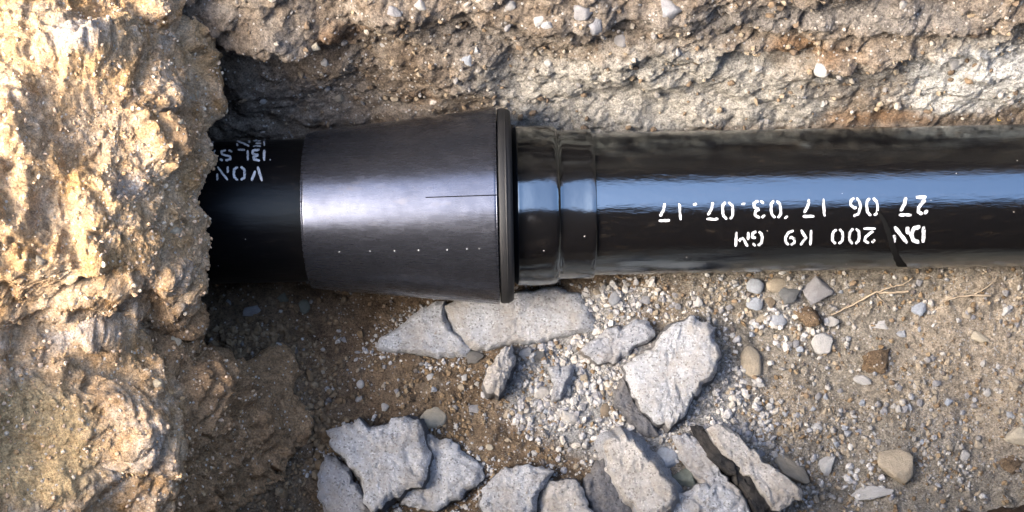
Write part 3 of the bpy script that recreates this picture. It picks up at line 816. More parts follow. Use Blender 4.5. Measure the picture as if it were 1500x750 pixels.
# rolled bright rims at both ends
def rim(x, r, rt, nseg=150):
    V, F = [], []; k = 8
    skip = None
    for j in range(len(th)):
        for q in range(k):
            a = 2 * pi * q / k; rr = r + rt * cos(a); xx = x + rt * sin(a)
            c = axis_at(xx); V.append(c + YA * cos(th[j]) * rr + np.array([0, 0, 1.0]) * sin(th[j]) * rr)
    for j in range(len(th) - 1):
        for q in range(k):
            q2 = (q + 1) % k; F.append([j * k + q, j * k + q2, (j + 1) * k + q2, (j + 1) * k + q])
    return np.array(V), np.array(F)
part('cone_rim', rim(xc1 - 0.0006, rc1 - 0.0009, 0.0011), M['steel'], cone)
part('cone_rim', rim(xc0 + 0.001, rc0 - 0.0012, 0.0016), M['steel'], cone)
# row of small punched marks
for px_, py_ in [(497, 369), (542, 368), (578, 367.5), (613, 366.5), (655, 366), (684, 364.5), (702, 364)]:
    rr = cone_r((px_ - 750) * S * 0.94) + 0.0007
    c0_ = hit_cyl(px_, py_, rr); V = [c0_]; F = []
    for k in range(8):
        V.append(hit_cyl(px_ + 1.05 * cos(k * pi / 4), py_ + 1.05 * sin(k * pi / 4), rr - 0.0003))
    F = np.array([[0, 1 + (k + 1) % 8, 1 + k] for k in range(8)])
    part('punch_mark', (np.array(V), F), M['white_paint'], cone)

# rubber ring between cone and sleeve -------------------------------
ring = axis_thing('rubber_ring', wx(738), 'thick dull black rubber ring at the wide end of the steel cone', 'seal ring')
def arc(x0, r0, x1, r1, bul, n=8):
    return [(x0 + (x1 - x0) * k / n, r0 + (r1 - r0) * k / n + bul * sin(pi * k / n)) for k in range(n + 1)]
xg0, xg1 = wx(728.5, 0.15), wx(750, 0.14)
part('ring_body', lathe([(xg0, 0.112), (xg0, 141 * S)] + arc(xg0 + 0.002, 143 * S, xg1 - 0.003, 141 * S, 0.0015) + [(xg1, 138 * S), (xg1 + 0.001, 0.125), (xg1 + 0.001, 0.112)], 128, wob=0.0004), M['lip'], ring)
part('ring_flange', lathe([(xg0 + 0.010, 142.5 * S)] + arc(xg0 + 0.010, 142.5 * S, xg0 + 0.014, 142.5 * S, 0.0012, 6) + [(xg0 + 0.014, 142 * S)], 128), M['lip'], ring)

# shrink sleeve ------------------------------------------------------
slv = axis_thing('shrink_sleeve', wx(815), 'stepped glossy black shrink sleeve between the cone and the pipe', 'pipe sleeve')
s0, s1, s2, s3 = wx(751), wx(820), wx(828), wx(876)
wide = [(s0, 0.1118), (s0, 112 * S)] + arc(s0 + 0.001, 113.5 * S, s0 + 0.012, 117.5 * S, 0.002, 6) + [(s0 + 0.03, 118 * S), (s0 + 0.05, 117.2 * S), (s1 - 0.012, 116.8 * S), (s1 - 0.005, 116.2 * S), (s1 - 0.001, 114.5 * S), (s1 + 0.002, 111.0 * S)]
part('wide_band', lathe(dense(wide, 0.004), 160, wob=0.0004, seed=1), M['rubber'], slv)
nar = [(s1 + 0.001, 111.6 * S), (s1 + 0.004, 109.9 * S), (s2, 109.5 * S), (s2 + 0.010, 109.3 * S), (s2 + 0.03, 109.6 * S), (s3 - 0.008, 110.2 * S), (s3 - 0.002, 110.4 * S), (s3 - 0.0004, 109.6 * S), (s3, 108.6 * S), (s3, R_PIPE + 0.0004)]
part('narrow_band', lathe(dense(nar, 0.004), 160, wob=0.0005, seed=4), M['rubber'], slv)

# ------------------------------------------------------------------ rubble
SLAB_POLYS = []
def slab(name, poly, ztop, thick, label, mat='concrete', side='broken_edge', gx=0.0, gy=0.0, cat='rubble', parent=None, group=None, rough=1.0, flare=0.004, seed=0):
    pc = np.mean(poly, 0); SLAB_POLYS.append(poly)
    c = pix(pc[0], pc[1], ztop)
    W = np.array([pix(px, py, 0, gx, gy, c) for px, py in poly])
    # resample the outline and roughen it
    L = np.linalg.norm(np.roll(W, -1, 0) - W, axis=1); tot = L.sum(); n = int(np.clip(tot / 0.0026, 60, 230))
    cum = np.concatenate([[0], np.cumsum(L)]); Wc = np.vstack([W, W[:1]])
    s = np.linspace(0, tot, n, endpoint=False)
    O = np.stack([np.interp(s, cum, Wc[:, k]) for k in range(3)], 1)
    ctr = O.mean(0)
    rad = O - ctr; rl = np.linalg.norm(rad[:, :2], axis=1, keepdims=True); rn = rad / np.maximum(rl, 1e-6)
    pn = O + seed * 3.1
    f1, f2, idc = worley(pn * 48)
    O = O + rn * ((0.0085 * fbm(pn * 26, 5, 0.62) + 0.006 * (0.45 - f1)) * rough)[:, None] * 1.7
    rings, V = list(1 - np.linspace(0, 0.96, 26) ** 1.35), []
    mean_r = rl.mean()
    for t in rings:
        p = ctr + (O - ctr) * t
        f1, f2, idc = worley(p * 20 + seed * 1.7)
        z = 0.0085 * fbm(p * 22 + seed, 5, 0.62) * rough + 0.012 * fbm(p * 8 + seed, 2) * rough + 0.006 * rough * ((idc % 5) / 4.0 - 0.5) * sstep(0.02, 0.14, f2 - f1)
        f1, f2, idc = worley(p * 85 + seed)
        z = z + 0.0035 * (0.45 - f1) * (idc % 3 < 2) + 0.0030 * fbm(p * 120 + seed, 3, 0.6)
        edge = (1 - t) * mean_r                           # metres in from the outline
        wch = 0.007 + 0.010 * np.clip(fbm(O * 20 + seed + 5, 3) + 0.35, 0, 1.3)
        z = z - 0.9 * np.maximum(0, wch - edge) ** 1.5 / np.sqrt(wch) * 1.1
        p = p.copy(); p[:, 2] += z; V.append(p)
    top0 = V[0]
    sides = [0.08, 0.2, 0.36, 0.54, 0.75, 1.0]
    SV = []
    for k, f in enumerate(sides):
        p = top0 + rn * np.array([1, 1, 0])[None, :] * (flare * f * 1.0)
        p = p.copy(); p[:, 2] = top0[:, 2] - thick * f
        dn = 0.0065 * fbm(p * 38 + seed + 2, 4, 0.6) * rough * min(1, 3 * f)
        p += rn * np.array([1, 1, 0]) * dn[:, None]; SV.append(p)
    allr = SV[::-1] + V
    A = np.concatenate(allr + [np.array([ctr + [0, 0, V[-1][:, 2].mean() - V[-1][:, 2].mean() * 0 - ctr[2] + (V[-1][:, 2].mean() - ctr[2]) * 0]])]) if False else np.concatenate(allr + [np.array([[ctr[0], ctr[1], V[-1][:, 2].mean()]])])
    m = len(allr); F, mi = [], []
    for i in range(m - 1):
        for j in range(n):
            j2 = (j + 1) % n; F.append([i * n + j, i * n + j2, (i + 1) * n + j2, (i + 1) * n + j]); mi.append(1 if i < len(SV) - 0 and i < len(SV) else 0)
    ci = len(A) - 1
    for j in range(n): F.append([(m - 1) * n + j, (m - 1) * n + (j + 1) % n, ci]); mi.append(0)
    F.append(list(range(n))[::-1]); mi.append(1)
    # outline may run either way round
    area = np.sum(O[:, 0] * np.roll(O[:, 1], -1) - O[:, 1] * np.roll(O[:, 0], -1))
    if area < 0: F = [f[::-1] for f in F]
    zb = A[:, 2].min()
    if parent is None: org = np.array([ctr[0], ctr[1], zb])
    else: org = np.array(parent.location)
    me = mesh_fast(name, A - org, F, [M[mat], M[side]], True, mi)
    o = obj(name, me, parent, (0, 0, 0) if parent is not None else org)
    if parent is None: tag(o, label, cat, group)
    return o

slab('concrete_slab', [(549, 511), (553, 494), (578, 478), (600, 462), (622, 448), (652, 438), (657, 468), (664, 482), (680, 493), (690, 509), (684, 522), (640, 521), (600, 517)], -0.116, 0.06,
     'flat grey concrete slab piece with a black fleck, left of the crack below the cone', side='concrete', seed=1, rough=0.6, gy=0.0)
slab('concrete_slab', [(648, 446), (668, 436), (700, 432), (760, 424), (815, 418), (850, 430), (862, 448), (873, 466), (870, 481), (836, 489), (790, 498), (740, 505), (700, 511), (686, 510), (676, 495), (660, 482)], -0.114, 0.06,
     'long flat grey concrete slab lying under the wide rim of the cone', side='concrete', seed=2, rough=0.6, gy=0.0)
slab('concrete_chunk', [(852, 512), (866, 496), (892, 477), (934, 464), (953, 472), (960, 489), (955, 500), (934, 510), (906, 531), (897, 535), (873, 526)], -0.095, 0.045,
     'small flat grey concrete chunk beside the largest upright chunk', 'concrete_blue', seed=3)
slab('concrete_chunk', [(911, 535), (934, 517), (960, 507), (971, 484), (985, 475), (1013, 458), (1037, 468), (1051, 477), (1048, 493), (1060, 521), (1055, 545), (1032, 568), (1013, 596), (1009, 605), (981, 633), (967, 619), (939, 601), (925, 573)], -0.075, 0.07,
     'largest pale grey concrete chunk, pentagon shaped with dark broken sides', seed=4, flare=0.012, gx=0.05)
slab('concrete_flake', [(750, 503), (757, 516), (757, 534), (745, 556), (731, 578), (716, 572), (706, 560), (717, 535), (735, 512)], -0.075, 0.05,
     'narrow leaf-shaped concrete flake standing among white gravel below the slab', 'concrete_warm', gx=-0.5, gy=0.0, seed=5)
slab('concrete_chunk', [(479, 631), (500, 619), (528, 617), (537, 624), (570, 619), (572, 610), (593, 608), (612, 612), (624, 629), (633, 661), (626, 689), (617, 708), (593, 722), (570, 731), (547, 745), (530, 736), (528, 703), (509, 675), (484, 661)], -0.058, 0.06,
     'big rounded light grey concrete chunk lying on top of flatter slabs near the bank foot', seed=6, flare=0.008, gy=-0.06)
slab('concrete_slab', [(605, 640), (630, 632), (654, 643), (682, 661), (703, 680), (708, 699), (691, 717), (673, 731), (645, 746), (612, 748), (585, 740), (600, 690)], -0.095, 0.045,
     'flat light grey slab sticking out under the big rounded chunk with the tan stone at its corner', seed=7)
slab('concrete_chunk', [(460, 694), (474, 664), (490, 668), (514, 692), (530, 715), (545, 740), (540, 765), (477, 760), (466, 730)], -0.085, 0.05,
     'darker grey chunk wedged under the big rounded chunk on the bank side', 'concrete_blue', seed=8)
slab('concrete_chunk', [(706, 718), (722, 692), (758, 683), (790, 683), (812, 690), (808, 706), (792, 722), (785, 750), (770, 770), (712, 768)], -0.075, 0.06,
     'grey concrete chunk with a dented top next to the flat light slab', seed=9)
slab('concrete_chunk', [(790, 735), (803, 706), (822, 700), (850, 702), (856, 722), (870, 752), (860, 772), (786, 772)], -0.08, 0.05,
     'small warm grey concrete chunk between the dented chunk and the tilted one', 'concrete_warm', seed=10, gx=0.2)
slab('concrete_chunk', [(887, 655), (897, 642), (916, 636), (934, 652), (967, 680), (985, 703), (989, 727), (975, 752), (945, 760), (925, 738), (900, 712), (884, 684)], -0.065, 0.07,
     'tilted pale concrete chunk with a bluish broken left side', 'concrete_warm', 'concrete_blue', gx=0.30, gy=0.05, seed=11, flare=0.03)
slab('concrete_chunk', [(852, 716), (862, 692), (884, 664), (897, 690), (920, 725), (935, 750), (930, 772), (868, 772)], -0.090, 0.045,
     'dark-speckled chunk half hidden beneath the tilted pale chunk', 'broken_edge', seed=12)
slab('concrete_chunk', [(975, 752), (985, 728), (1005, 714), (1035, 708), (1070, 713), (1088, 728), (1095, 752), (1090, 772), (978, 772)], -0.080, 0.05,
     'low grey chunk between the tilted pale chunk and the layered one', seed=13)
slab('concrete_chunk', [(806, 540), (818, 528), (838, 532), (842, 548), (832, 570), (822, 588), (808, 586), (812, 562)], -0.098, 0.03,
     'bluish grey wedge of concrete lying in white gravel beside the flake', 'concrete_blue', 'concrete_blue', seed=14)
slab('concrete_chunk', [(912, 548), (922, 566), (936, 600), (960, 622), (968, 636), (948, 640), (925, 625), (905, 600), (898, 570)], -0.092, 0.035,
     'dark bluish broken pavement lying against the side of the largest chunk', 'broken_edge', seed=15)

# layered chunk: pale top, black bitumen, grey base
lay = empty('layered_pavement_chunk', pix(1080, 690, -0.135)); tag(lay, 'tilted pavement chunk with a black bitumen layer between pale and grey layers', 'rubble')
slab('pale_layer', [(1034, 626), (1055, 617), (1079, 633), (1097, 652), (1144, 689), (1181, 722), (1178, 734), (1135, 746), (1120, 728), (1097, 703), (1060, 664)], -0.045, 0.075, '', 'concrete_warm', 'broken_edge', gx=0.10, gy=0.05, parent=lay, seed=16, flare=0.0)
slab('bitumen_layer', [(1018, 624), (1034, 626), (1062, 664), (1100, 703), (1138, 746), (1134, 768), (1118, 768), (1094, 724), (1056, 684), (1028, 650)], -0.060, 0.07, '', 'bitumen', 'bitumen', gx=0.10, gy=0.05, parent=lay, seed=17, flare=0.0, rough=1.9)
slab('grey_layer', [(986, 640), (1003, 630), (1024, 642), (1050, 678), (1092, 724), (1112, 768), (1075, 764), (1050, 735), (1020, 708), (998, 672)], -0.082, 0.05, '', 'concrete_blue', 'broken_edge', gx=0.15, parent=lay, seed=18, flare=0.006)
# dark fleck on the flat slab
# ------------------------------------------------------------------ single stones
def ico(sub):
    import bmesh
    bm = bmesh.new(); bmesh.ops.create_icosphere(bm, subdivisions=sub, radius=1.0)
    bm.verts.ensure_lookup_table()
    V = np.array([v.co[:] for v in bm.verts]); F = np.array([[v.index for v in f.verts] for f in bm.faces]); bm.free()
    return V, F
IV, IF = ico(3); IV2, IF2 = ico(1); IV1, IF1 = ico(2)
def stone_shape(seed, angular):
    V = IV.copy(); r = np.random.RandomState(seed)
    # flatten against random planes: facets
    for k in range(int(6 + 10 * angular)):
        nrm = r.normal(size=3); nrm /= np.linalg.norm(nrm); dd = r.uniform(0.45, 0.88) if angular > .3 else r.uniform(0.66, 0.92)
        over = np.maximum(0, V @ nrm - dd); V = V - np.outer(over * (0.9 if angular > .3 else 0.7), nrm)
    V = V * (1 + (0.20 + 0.16 * angular) * fbm(V * 1.2 + seed * 7.7, 3)[:, None] + (0.03 + 0.09 * angular) * fbm(V * 4 + seed, 4)[:, None])
    return V / np.abs(V).max(0)
STONES = {'clod': []}
for k in range(5):
    V_ = stone_shape(77 + k, 0.5)
    c_, f_ = clods(V_ * 2.2 + k * 5.3, 0.25)
    V_ = V_ * (1 + 0.28 * c_ + 0.30 * fbm(V_ * 2.0 + k * 3, 4, 0.6))[:, None]
    STONES['clod'].append(V_ / np.abs(V_).max(0))
for nm, ang in (('round', 0.05), ('blunt', 0.35), ('angular', 0.8)):
    STONES[nm] = [stone_shape(10 * (k + 1) + int(ang * 100), ang) for k in range(5)]
_mesh_cache = {}
def stone_mesh(kind, var, mat):
    key = (kind, var % 5, mat)
    if key not in _mesh_cache: _mesh_cache[key] = mesh_fast('stone', STONES[kind][var % 5], IF, [M[mat]], True)
    return _mesh_cache[key]
def stone(name, px, py, rx, ry, kind, mat, label, rot=0.0, flat=0.7, var=0, group=None, cat='stone', sink=0.30):
    if name == 'clod': kind, mat = 'clod', 'floor'
    z = -0.11
    for _ in range(3):
        c = pix(px, py, z); z = float(floor_h(np.array([c[0]]), np.array([c[1]]))[0]) + (1 - sink) * 0.5 * flat * min(rx, ry) * S * 2 * 0.5
    c = pix(px, py, z)
    o = obj(name, stone_mesh(kind, var, mat), None, c)
    o.scale = (rx * S, ry * S, flat * min(rx, ry) * S)
    o.rotation_euler = (random.uniform(-.15, .15), random.uniform(-.15, .15), radians(rot))
    tag(o, label, cat, group); return o

ST = [
 ('pebble', 634, 613, 21, 18, 'round', 'p_cream', 'rounded cream stone touching the back edge of the big rounded chunk', 20),
 ('pebble', 1101, 531, 27, 17, 'round', 'p_tan', 'smooth oval tan pebble lying alone right of the largest concrete chunk', 100),
 ('pebble', 1203, 503, 18, 17, 'blunt', 'p_white', 'off-white egg-shaped pebble on bare soil below the thin root', 80),
 ('pebble', 1106, 420, 14, 13, 'round', 'p_blue', 'round bluish grey pebble against the pipe, first of the cluster', 0),
 ('pebble', 1137, 417, 16, 12, 'round', 'p_tan', 'flat tan pebble against the pipe between two grey ones', 10),
 ('pebble', 1105, 446, 14, 12, 'blunt', 'p_blue', 'blocky bluish pebble just below the round bluish grey one', 0),
 ('pebble', 1128, 441, 9, 12, 'blunt', 'p_brown', 'small brown pebble in the middle of the cluster by the pipe', 0),
 ('stone', 1155, 433, 20, 17, 'angular', 'p_dark', 'dark grey angular stone in the cluster by the pipe', 15),
 ('stone', 1197, 425, 24, 20, 'angular', 'p_grey', 'largest rough grey stone of the cluster by the pipe', 40),
 ('clod', 1183, 462, 23, 22, 'angular', 'clay', 'crumbly brown soil clod below the rough grey stone', 0),
 ('pebble', 1141, 470, 14, 11, 'blunt', 'p_blue', 'bluish pebble in pale gravel left of the soil clod', 20),
 ('pebble', 1219, 471, 10, 9, 'angular', 'p_white', 'small whitish chip between the clod and the root', 20),
 ('pebble', 1347, 453, 17, 11, 'angular', 'p_blue', 'pale bluish angular stone just below the branching root', 50),
 ('pebble', 1290, 476, 13, 7, 'angular', 'p_white', 'flat whitish chip below the forked root', 0),
 ('pebble', 1264, 557, 16, 8, 'angular', 'p_white', 'white wedge-shaped chip in the middle of bare soil', -25),
 ('pebble', 1322, 489, 10, 6, 'angular', 'p_blue', 'thin bluish chip beside a brown clod', -10),
 ('clod', 1285, 528, 30, 22, 'angular', 'clay', 'low lumpy brown clod half buried in bare soil', 30),
 ('stone', 1313, 678, 30, 23, 'blunt', 'p_tan', 'big tan teardrop-shaped stone among fine grey gravel', -35),
 ('stone', 1490, 640, 22, 17, 'blunt', 'p_cream', 'cream stone with a pointed end in fine grey gravel', -35),
 ('pebble', 1413, 667, 9, 9, 'angular', 'p_white', 'small square white chip right of the tan teardrop stone', 10),
 ('pebble', 1196, 627, 9, 8, 'round', 'p_white', 'small round white pebble on bare tan soil', 0),
 ('pebble', 1110, 561, 12, 6, 'blunt', 'p_white', 'white lozenge chip below the oval tan pebble', -20),
 ('stone', 1432, 494, 18, 8, 'angular', 'p_cream', 'thin cream stone sliver lying on pale soil', -25),
 ('pebble', 1474, 455, 9, 9, 'blunt', 'p_white', 'white pebble beyond the tip of the branching root', 0),
 ('stone', 1160, 690, 32, 17, 'blunt', 'p_tan', 'flat yellowish stone tucked behind the layered pavement chunk', -35),
 ('stone', 1213, 682, 15, 18, 'angular', 'p_white', 'crumbly white chunk next to the layered pavement chunk', -30),
 ('stone', 1275, 722, 34, 11, 'angular', 'p_white', 'long flat whitish fragment at the foot of the trench side', 10),
 ('pebble', 978, 671, 18, 17, 'round', 'p_blue', 'round bluish stone trapped between broken chunks', 0),
 ('stone', 1004, 700, 24, 18, 'blunt', 'p_green', 'dark greenish stone trapped below the round bluish one', -40),
 ('stone', 795, 575, 14, 10, 'angular', 'p_white', 'white angular stone between the flake and the bluish wedge', 0),
 ('stone', 835, 610, 15, 16, 'angular', 'p_white', 'white angular stone just below the bluish wedge', 60),
 ('pebble', 887, 601, 8, 11, 'round', 'p_brown', 'small brown pebble in white gravel left of the largest chunk', 0),
 ('stone', 770, 520, 13, 10, 'angular', 'p_white', 'whitish angular stone at the front edge of the long flat slab', 40),
 ('stone', 790, 522, 14, 9, 'angular', 'p_dark', 'dark stone at the front edge of the long flat slab', 0),
 ('pebble', 900, 437, 12, 9, 'round', 'p_blue', 'bluish pebble lying against the pipe beside the sleeve', 60),
 ('pebble', 945, 440, 10, 8, 'blunt', 'p_grey', 'grey pebble lying below the pipe above the small flat chunk', 0),
 ('pebble', 1022, 442, 8, 9, 'angular', 'p_white', 'white chip below the pipe above the largest chunk', 0),
 ('stone', 693, 524, 17, 12, 'angular', 'p_dark', 'dark grey crumbling stone at the end of the slab crack', 0),
 ('stone', 370, 456, 16, 9, 'angular', 'p_grey', 'grey flat stone in the dark hollow by the bank', 10),
 ('stone', 446, 448, 12, 11, 'angular', 'p_green', 'greenish stone in the shade beneath the narrow end of the cone', 60),
 ('stone', 415, 436, 12, 8, 'angular', 'p_green', 'second greenish stone in the shade under the black pipe', 0),
 ('pebble', 528, 563, 6, 7, 'round', 'p_white', 'tiny smooth white pebble on brown soil below the flat slab', 0),
 ('pebble', 563, 597, 7, 7, 'angular', 'p_white', 'tiny white crystalline chip behind the big rounded chunk', 0),
 ('pebble', 695, 599, 10, 7, 'angular', 'p_grey', 'small grey chip alone on brown soil below the flake', 0),
 ('pebble', 717, 655, 6, 5, 'round', 'p_cream', 'tiny cream pebble on bare brown soil', -30),
 ('clod', 497, 605, 27, 14, 'blunt', 'clay', 'long brown soil clod behind the big rounded chunk', 5),
 ('clod', 600, 530, 28, 16, 'angular', 'clay', 'knobbly brown clod at the front edge of the flat slab', 0),
 ('clod', 425, 585, 17, 14, 'blunt', 'clay', 'brown clod resting at the foot of the bank', 0),
 ('clod', 455, 715, 16, 13, 'angular', 'clay', 'brown clod against the darker grey wedged chunk', 0),
 ('clod', 410, 735, 14, 17, 'blunt', 'clay', 'tall brown clod between bank foot and rubble', 0),
 ('clod', 445, 660, 15, 12, 'angular', 'clay', 'angular brown clod between the bank and the big rounded chunk', 0),
 ('clod', 1480, 680, 24, 16, 'blunt', 'clay', 'brown soil clod beside the cream pointed stone', 0),
]
for i, (nm, px, py, rx, ry, kd, mt, lb, rot) in enumerate(ST):
    stone(nm, px, py, rx, ry, kd, mt, lb, rot, 0.62 if nm != 'clod' else 0.5, i, cat='stone' if nm != 'clod' else 'clod')

# black fleck lying on the flat slab
# small countable gravel stones
def occupied(px, py, r=8):
    for poly in RUB:
        inside = False; n = len(poly)
        for i in range(n):
            (x1, y1), (x2, y2) = poly[i], poly[(i + 1) % n]
            if (y1 > py) != (y2 > py) and px < (x2 - x1) * (py - y1) / (y2 - y1) + x1: inside = not inside
        if inside: return True
    return any((px - s[1]) ** 2 + (py - s[2]) ** 2 < (max(s[3], s[4]) + r) ** 2 for s in ST)
RUB = [[(549, 511), (600, 462), (660, 430), (830, 418), (873, 466), (870, 490), (690, 520)], [(852, 512), (892, 477), (934, 464), (960, 489), (897, 535)],
       [(911, 535), (960, 507), (1013, 458), (1051, 477), (1060, 521), (1009, 605), (981, 633), (925, 573)], [(706, 560), (750, 503), (757, 540), (731, 580)],
       [(460, 694), (479, 631), (593, 608), (633, 640), (708, 699), (645, 750), (470, 750)], [(700, 750), (722, 690), (812, 685), (880, 670), (916, 636), (989, 720), (1020, 630), (1055, 617), (1181, 722), (1178, 750)]]
cnt = 0; rs = random.Random(5)
zones = [(1380, 590, 90, 80, 46), (1150, 600, 60, 50, 14), (1250, 650, 90, 50, 24), (850, 585, 60, 55, 40), (1000, 430, 110, 18, 18), (1150, 470, 50, 40, 16), (1440, 450, 50, 40, 10), (640, 560, 90, 40, 10), (450, 500, 60, 50, 6)]
TINT = {'p_white': 'whitish', 'p_blue': 'bluish grey', 'p_grey': 'mid grey', 'p_tan': 'tan'}
NEAR = [(840, 560, 'in crushed concrete between the flake and the largest chunk'), (1000, 430, 'along the pipe above the largest chunk'), (1150, 455, 'around the pebble cluster by the pipe'),
        (1130, 600, 'on tan soil beside the largest chunk'), (1240, 640, 'on bare soil beyond the layered pavement chunk'), (1320, 660, 'around the tan teardrop-shaped stone'), (1400, 560, 'in the fine grey gravel patch'),
        (1450, 680, 'beside the cream pointed stone'), (1430, 450, 'below the short hooked root'), (1290, 480, 'below the long forked root'), (640, 560, 'on brown soil below the cracked flat slab'), (450, 500, 'in the hollow under the steel cone'), (700, 640, 'on bare soil beside the big rounded chunk')]
def gravel_words(px, py, mt):
    ph = min(NEAR, key=lambda q: (q[0] - px) ** 2 + (q[1] - py) ** 2)[2]
    return 'small %s gravel stone %s' % (TINT[mt], ph), '%s gravel stones %s' % (TINT[mt], ph)
for (zx, zy, sx, sy, n) in zones:
    k = 0; tries = 0
    while k < n and tries < 400:
        tries += 1
        px, py = rs.gauss(zx, sx), rs.gauss(zy, sy)
        if not (320 < px < 1495 and 412 < py < 735) or occupied(px, py): continue
        mt = rs.choice(['p_white', 'p_blue', 'p_grey', 'p_grey', 'p_tan', 'p_tan']); r_ = rs.uniform(4.2, 7.5)
        stone('gravel_stone', px, py, r_, r_ * rs.uniform(.65, .95), rs.choice(['angular', 'angular', 'blunt']), mt, gravel_words(px, py, mt)[0], rs.uniform(0, 180), 0.75, cnt, gravel_words(px, py, mt)[1], 'gravel stone'); k += 1; cnt += 1

# ------------------------------------------------------------------ fine gravel (uncountable)
def scatter(name, pts, nrm, size, mat, label, parent=None, sub=0, squash=0.7):
    base = (IV2, IF2) if sub == 0 else (IV1, IF1)
    n = len(pts); r = np.random.RandomState(abs(hash(name)) % 1000 if False else len(name) * 7 + n % 97)
    BV, BF = base; nb = len(BV)
    Q = r.normal(size=(n, 4)); Q /= np.linalg.norm(Q, axis=1)[:, None]
    w_, x_, y_, z_ = Q.T
    Rm = np.stack([1 - 2 * (y_**2 + z_**2), 2 * (x_ * y_ - z_ * w_), 2 * (x_ * z_ + y_ * w_), 2 * (x_ * y_ + z_ * w_), 1 - 2 * (x_**2 + z_**2), 2 * (y_ * z_ - x_ * w_), 2 * (x_ * z_ - y_ * w_), 2 * (y_ * z_ + x_ * w_), 1 - 2 * (x_**2 + y_**2)], 1).reshape(n, 3, 3)
    sc_ = size[:, None] * np.stack([r.uniform(.7, 1.3, n), r.uniform(.6, 1.0, n), r.uniform(.45, .85, n)], 1)
    jit = 1 + 0.35 * (r.rand(n, nb) - 0.5)
    L = BV[None] * jit[:, :, None] * sc_[:, None, :]
    Wd = np.einsum('nij,nvj->nvi', Rm, L) + (pts + nrm * (size * 0.25)[:, None])[:, None, :]
    F = (BF[None] + (np.arange(n) * nb)[:, None, None]).reshape(-1, 3)
    o = obj(name, mesh_fast(name, Wd.reshape(-1, 3), F, [M[mat]], False), parent)
    o['kind'] = 'stuff'
    if parent is None: tag(o, label, name.split('_')[-1])
    return o

def floor_scatter(name, zones, mat, label, smin, smax, power=2.2):
    pts, sz = [], []
    for (zx, zy, sx, sy, n) in zones:
        px = RNG.normal(zx, sx, n) if sx > 0 else RNG.uniform(zx, -sx, n); py = RNG.normal(zy, sy, n) if sy > 0 else RNG.uniform(zy, -sy, n)
        ok = (px > 290) & (px < 1530) & (py > 395) & (py < 760)
        cl_ = fbm(np.stack([px * 0.011, py * 0.011, np.full_like(px, smax * 900)], 1), 4, 0.65); ok &= (cl_ + RNG.normal(0, 0.10, len(px)) > -0.02)
        px, py = px[ok], py[ok]
        if len(px) == 0: continue
        p = np.array([pix(a, b, -0.115) for a, b in zip(px, py)]); p[:, 2] = floor_h(p[:, 0], p[:, 1])
        pts.append(p); sz.append(smin + (smax - smin) * RNG.rand(len(p)) ** power)
    pts = np.concatenate(pts); sz = np.concatenate(sz)
    return scatter(name, pts, np.tile([0, 0, 1.0], (len(pts), 1)), sz, mat, label)
floor_scatter('fine_grit', [(840, 560, 75, 60, 2600), (920, 590, 60, 70, 1500), (1390, 590, 90, 90, 3200), (1160, 590, 70, 70, 1500), (1010, 435, 140, 20, 1200), (1250, 690, 130, 45, 1500), (290, 400, -1530, -760, 3000)], 'gravel', 'fine grit and sand grains strewn over the trench floor', 0.0005, 0.0018, 1.5)
floor_scatter('fine_gravel', [(840, 560, 55, 50, 1200), (910, 590, 50, 60, 700), (770, 590, 50, 40, 350), (1390, 590, 80, 80, 1700), (1160, 590, 60, 60, 700), (1010, 435, 130, 18, 700), (1150, 460, 60, 40, 500), (1250, 690, 120, 40, 900),
                              (1440, 450, 60, 40, 350), (290, 400, -1530, -760, 900), (620, 550, 120, 60, 250), (470, 500, 90, 60, 200), (700, 620, 120, 60, 150)], 'gravel', 'fine pale and grey gravel strewn over the trench floor', 0.0012, 0.0066, 3.2)
floor_scatter('crushed_concrete', [(830, 555, 50, 42, 900), (800, 590, 40, 25, 250), (870, 610, 35, 45, 450), (935, 590, 30, 50, 250), (905, 440, 40, 18, 200), (1085, 600, 35, 50, 260), (1130, 470, 40, 30, 160), (1230, 700, 40, 25, 120), (1100, 640, 30, 20, 120), (720, 735, 60, 15, 100)], 'crushed', 'white crushed concrete fragments strewn between the broken chunks', 0.0018, 0.0085, 2.4)
_ring = []
for poly in SLAB_POLYS:
    for (a, b), (c, d_) in zip(poly, poly[1:] + poly[:1]):
        for t in np.arange(0, 1, 9.0 / max(9.0, math.hypot(c - a, d_ - b))):
            mx, my = np.mean(poly, 0); qx, qy = a + (c - a) * t, b + (d_ - b) * t
            ln = math.hypot(qx - mx, qy - my); _ring.append((qx + (qx - mx) / ln * 7, qy + (qy - my) / ln * 7, 7, 7, 9))
floor_scatter('rubble_dust', _ring, 'crushed', 'small grey fragments and dust packed around the broken chunks', 0.0007, 0.0048, 2.6)
floor_scatter('soil_crumbs', [(290, 400, -1530, -760, 3200), (600, 600, 160, 90, 1800), (450, 620, 70, 90, 900), (480, 480, 120, 40, 500)], 'crumbs', 'brown soil crumbs strewn over the trench floor', 0.0014, 0.0060)

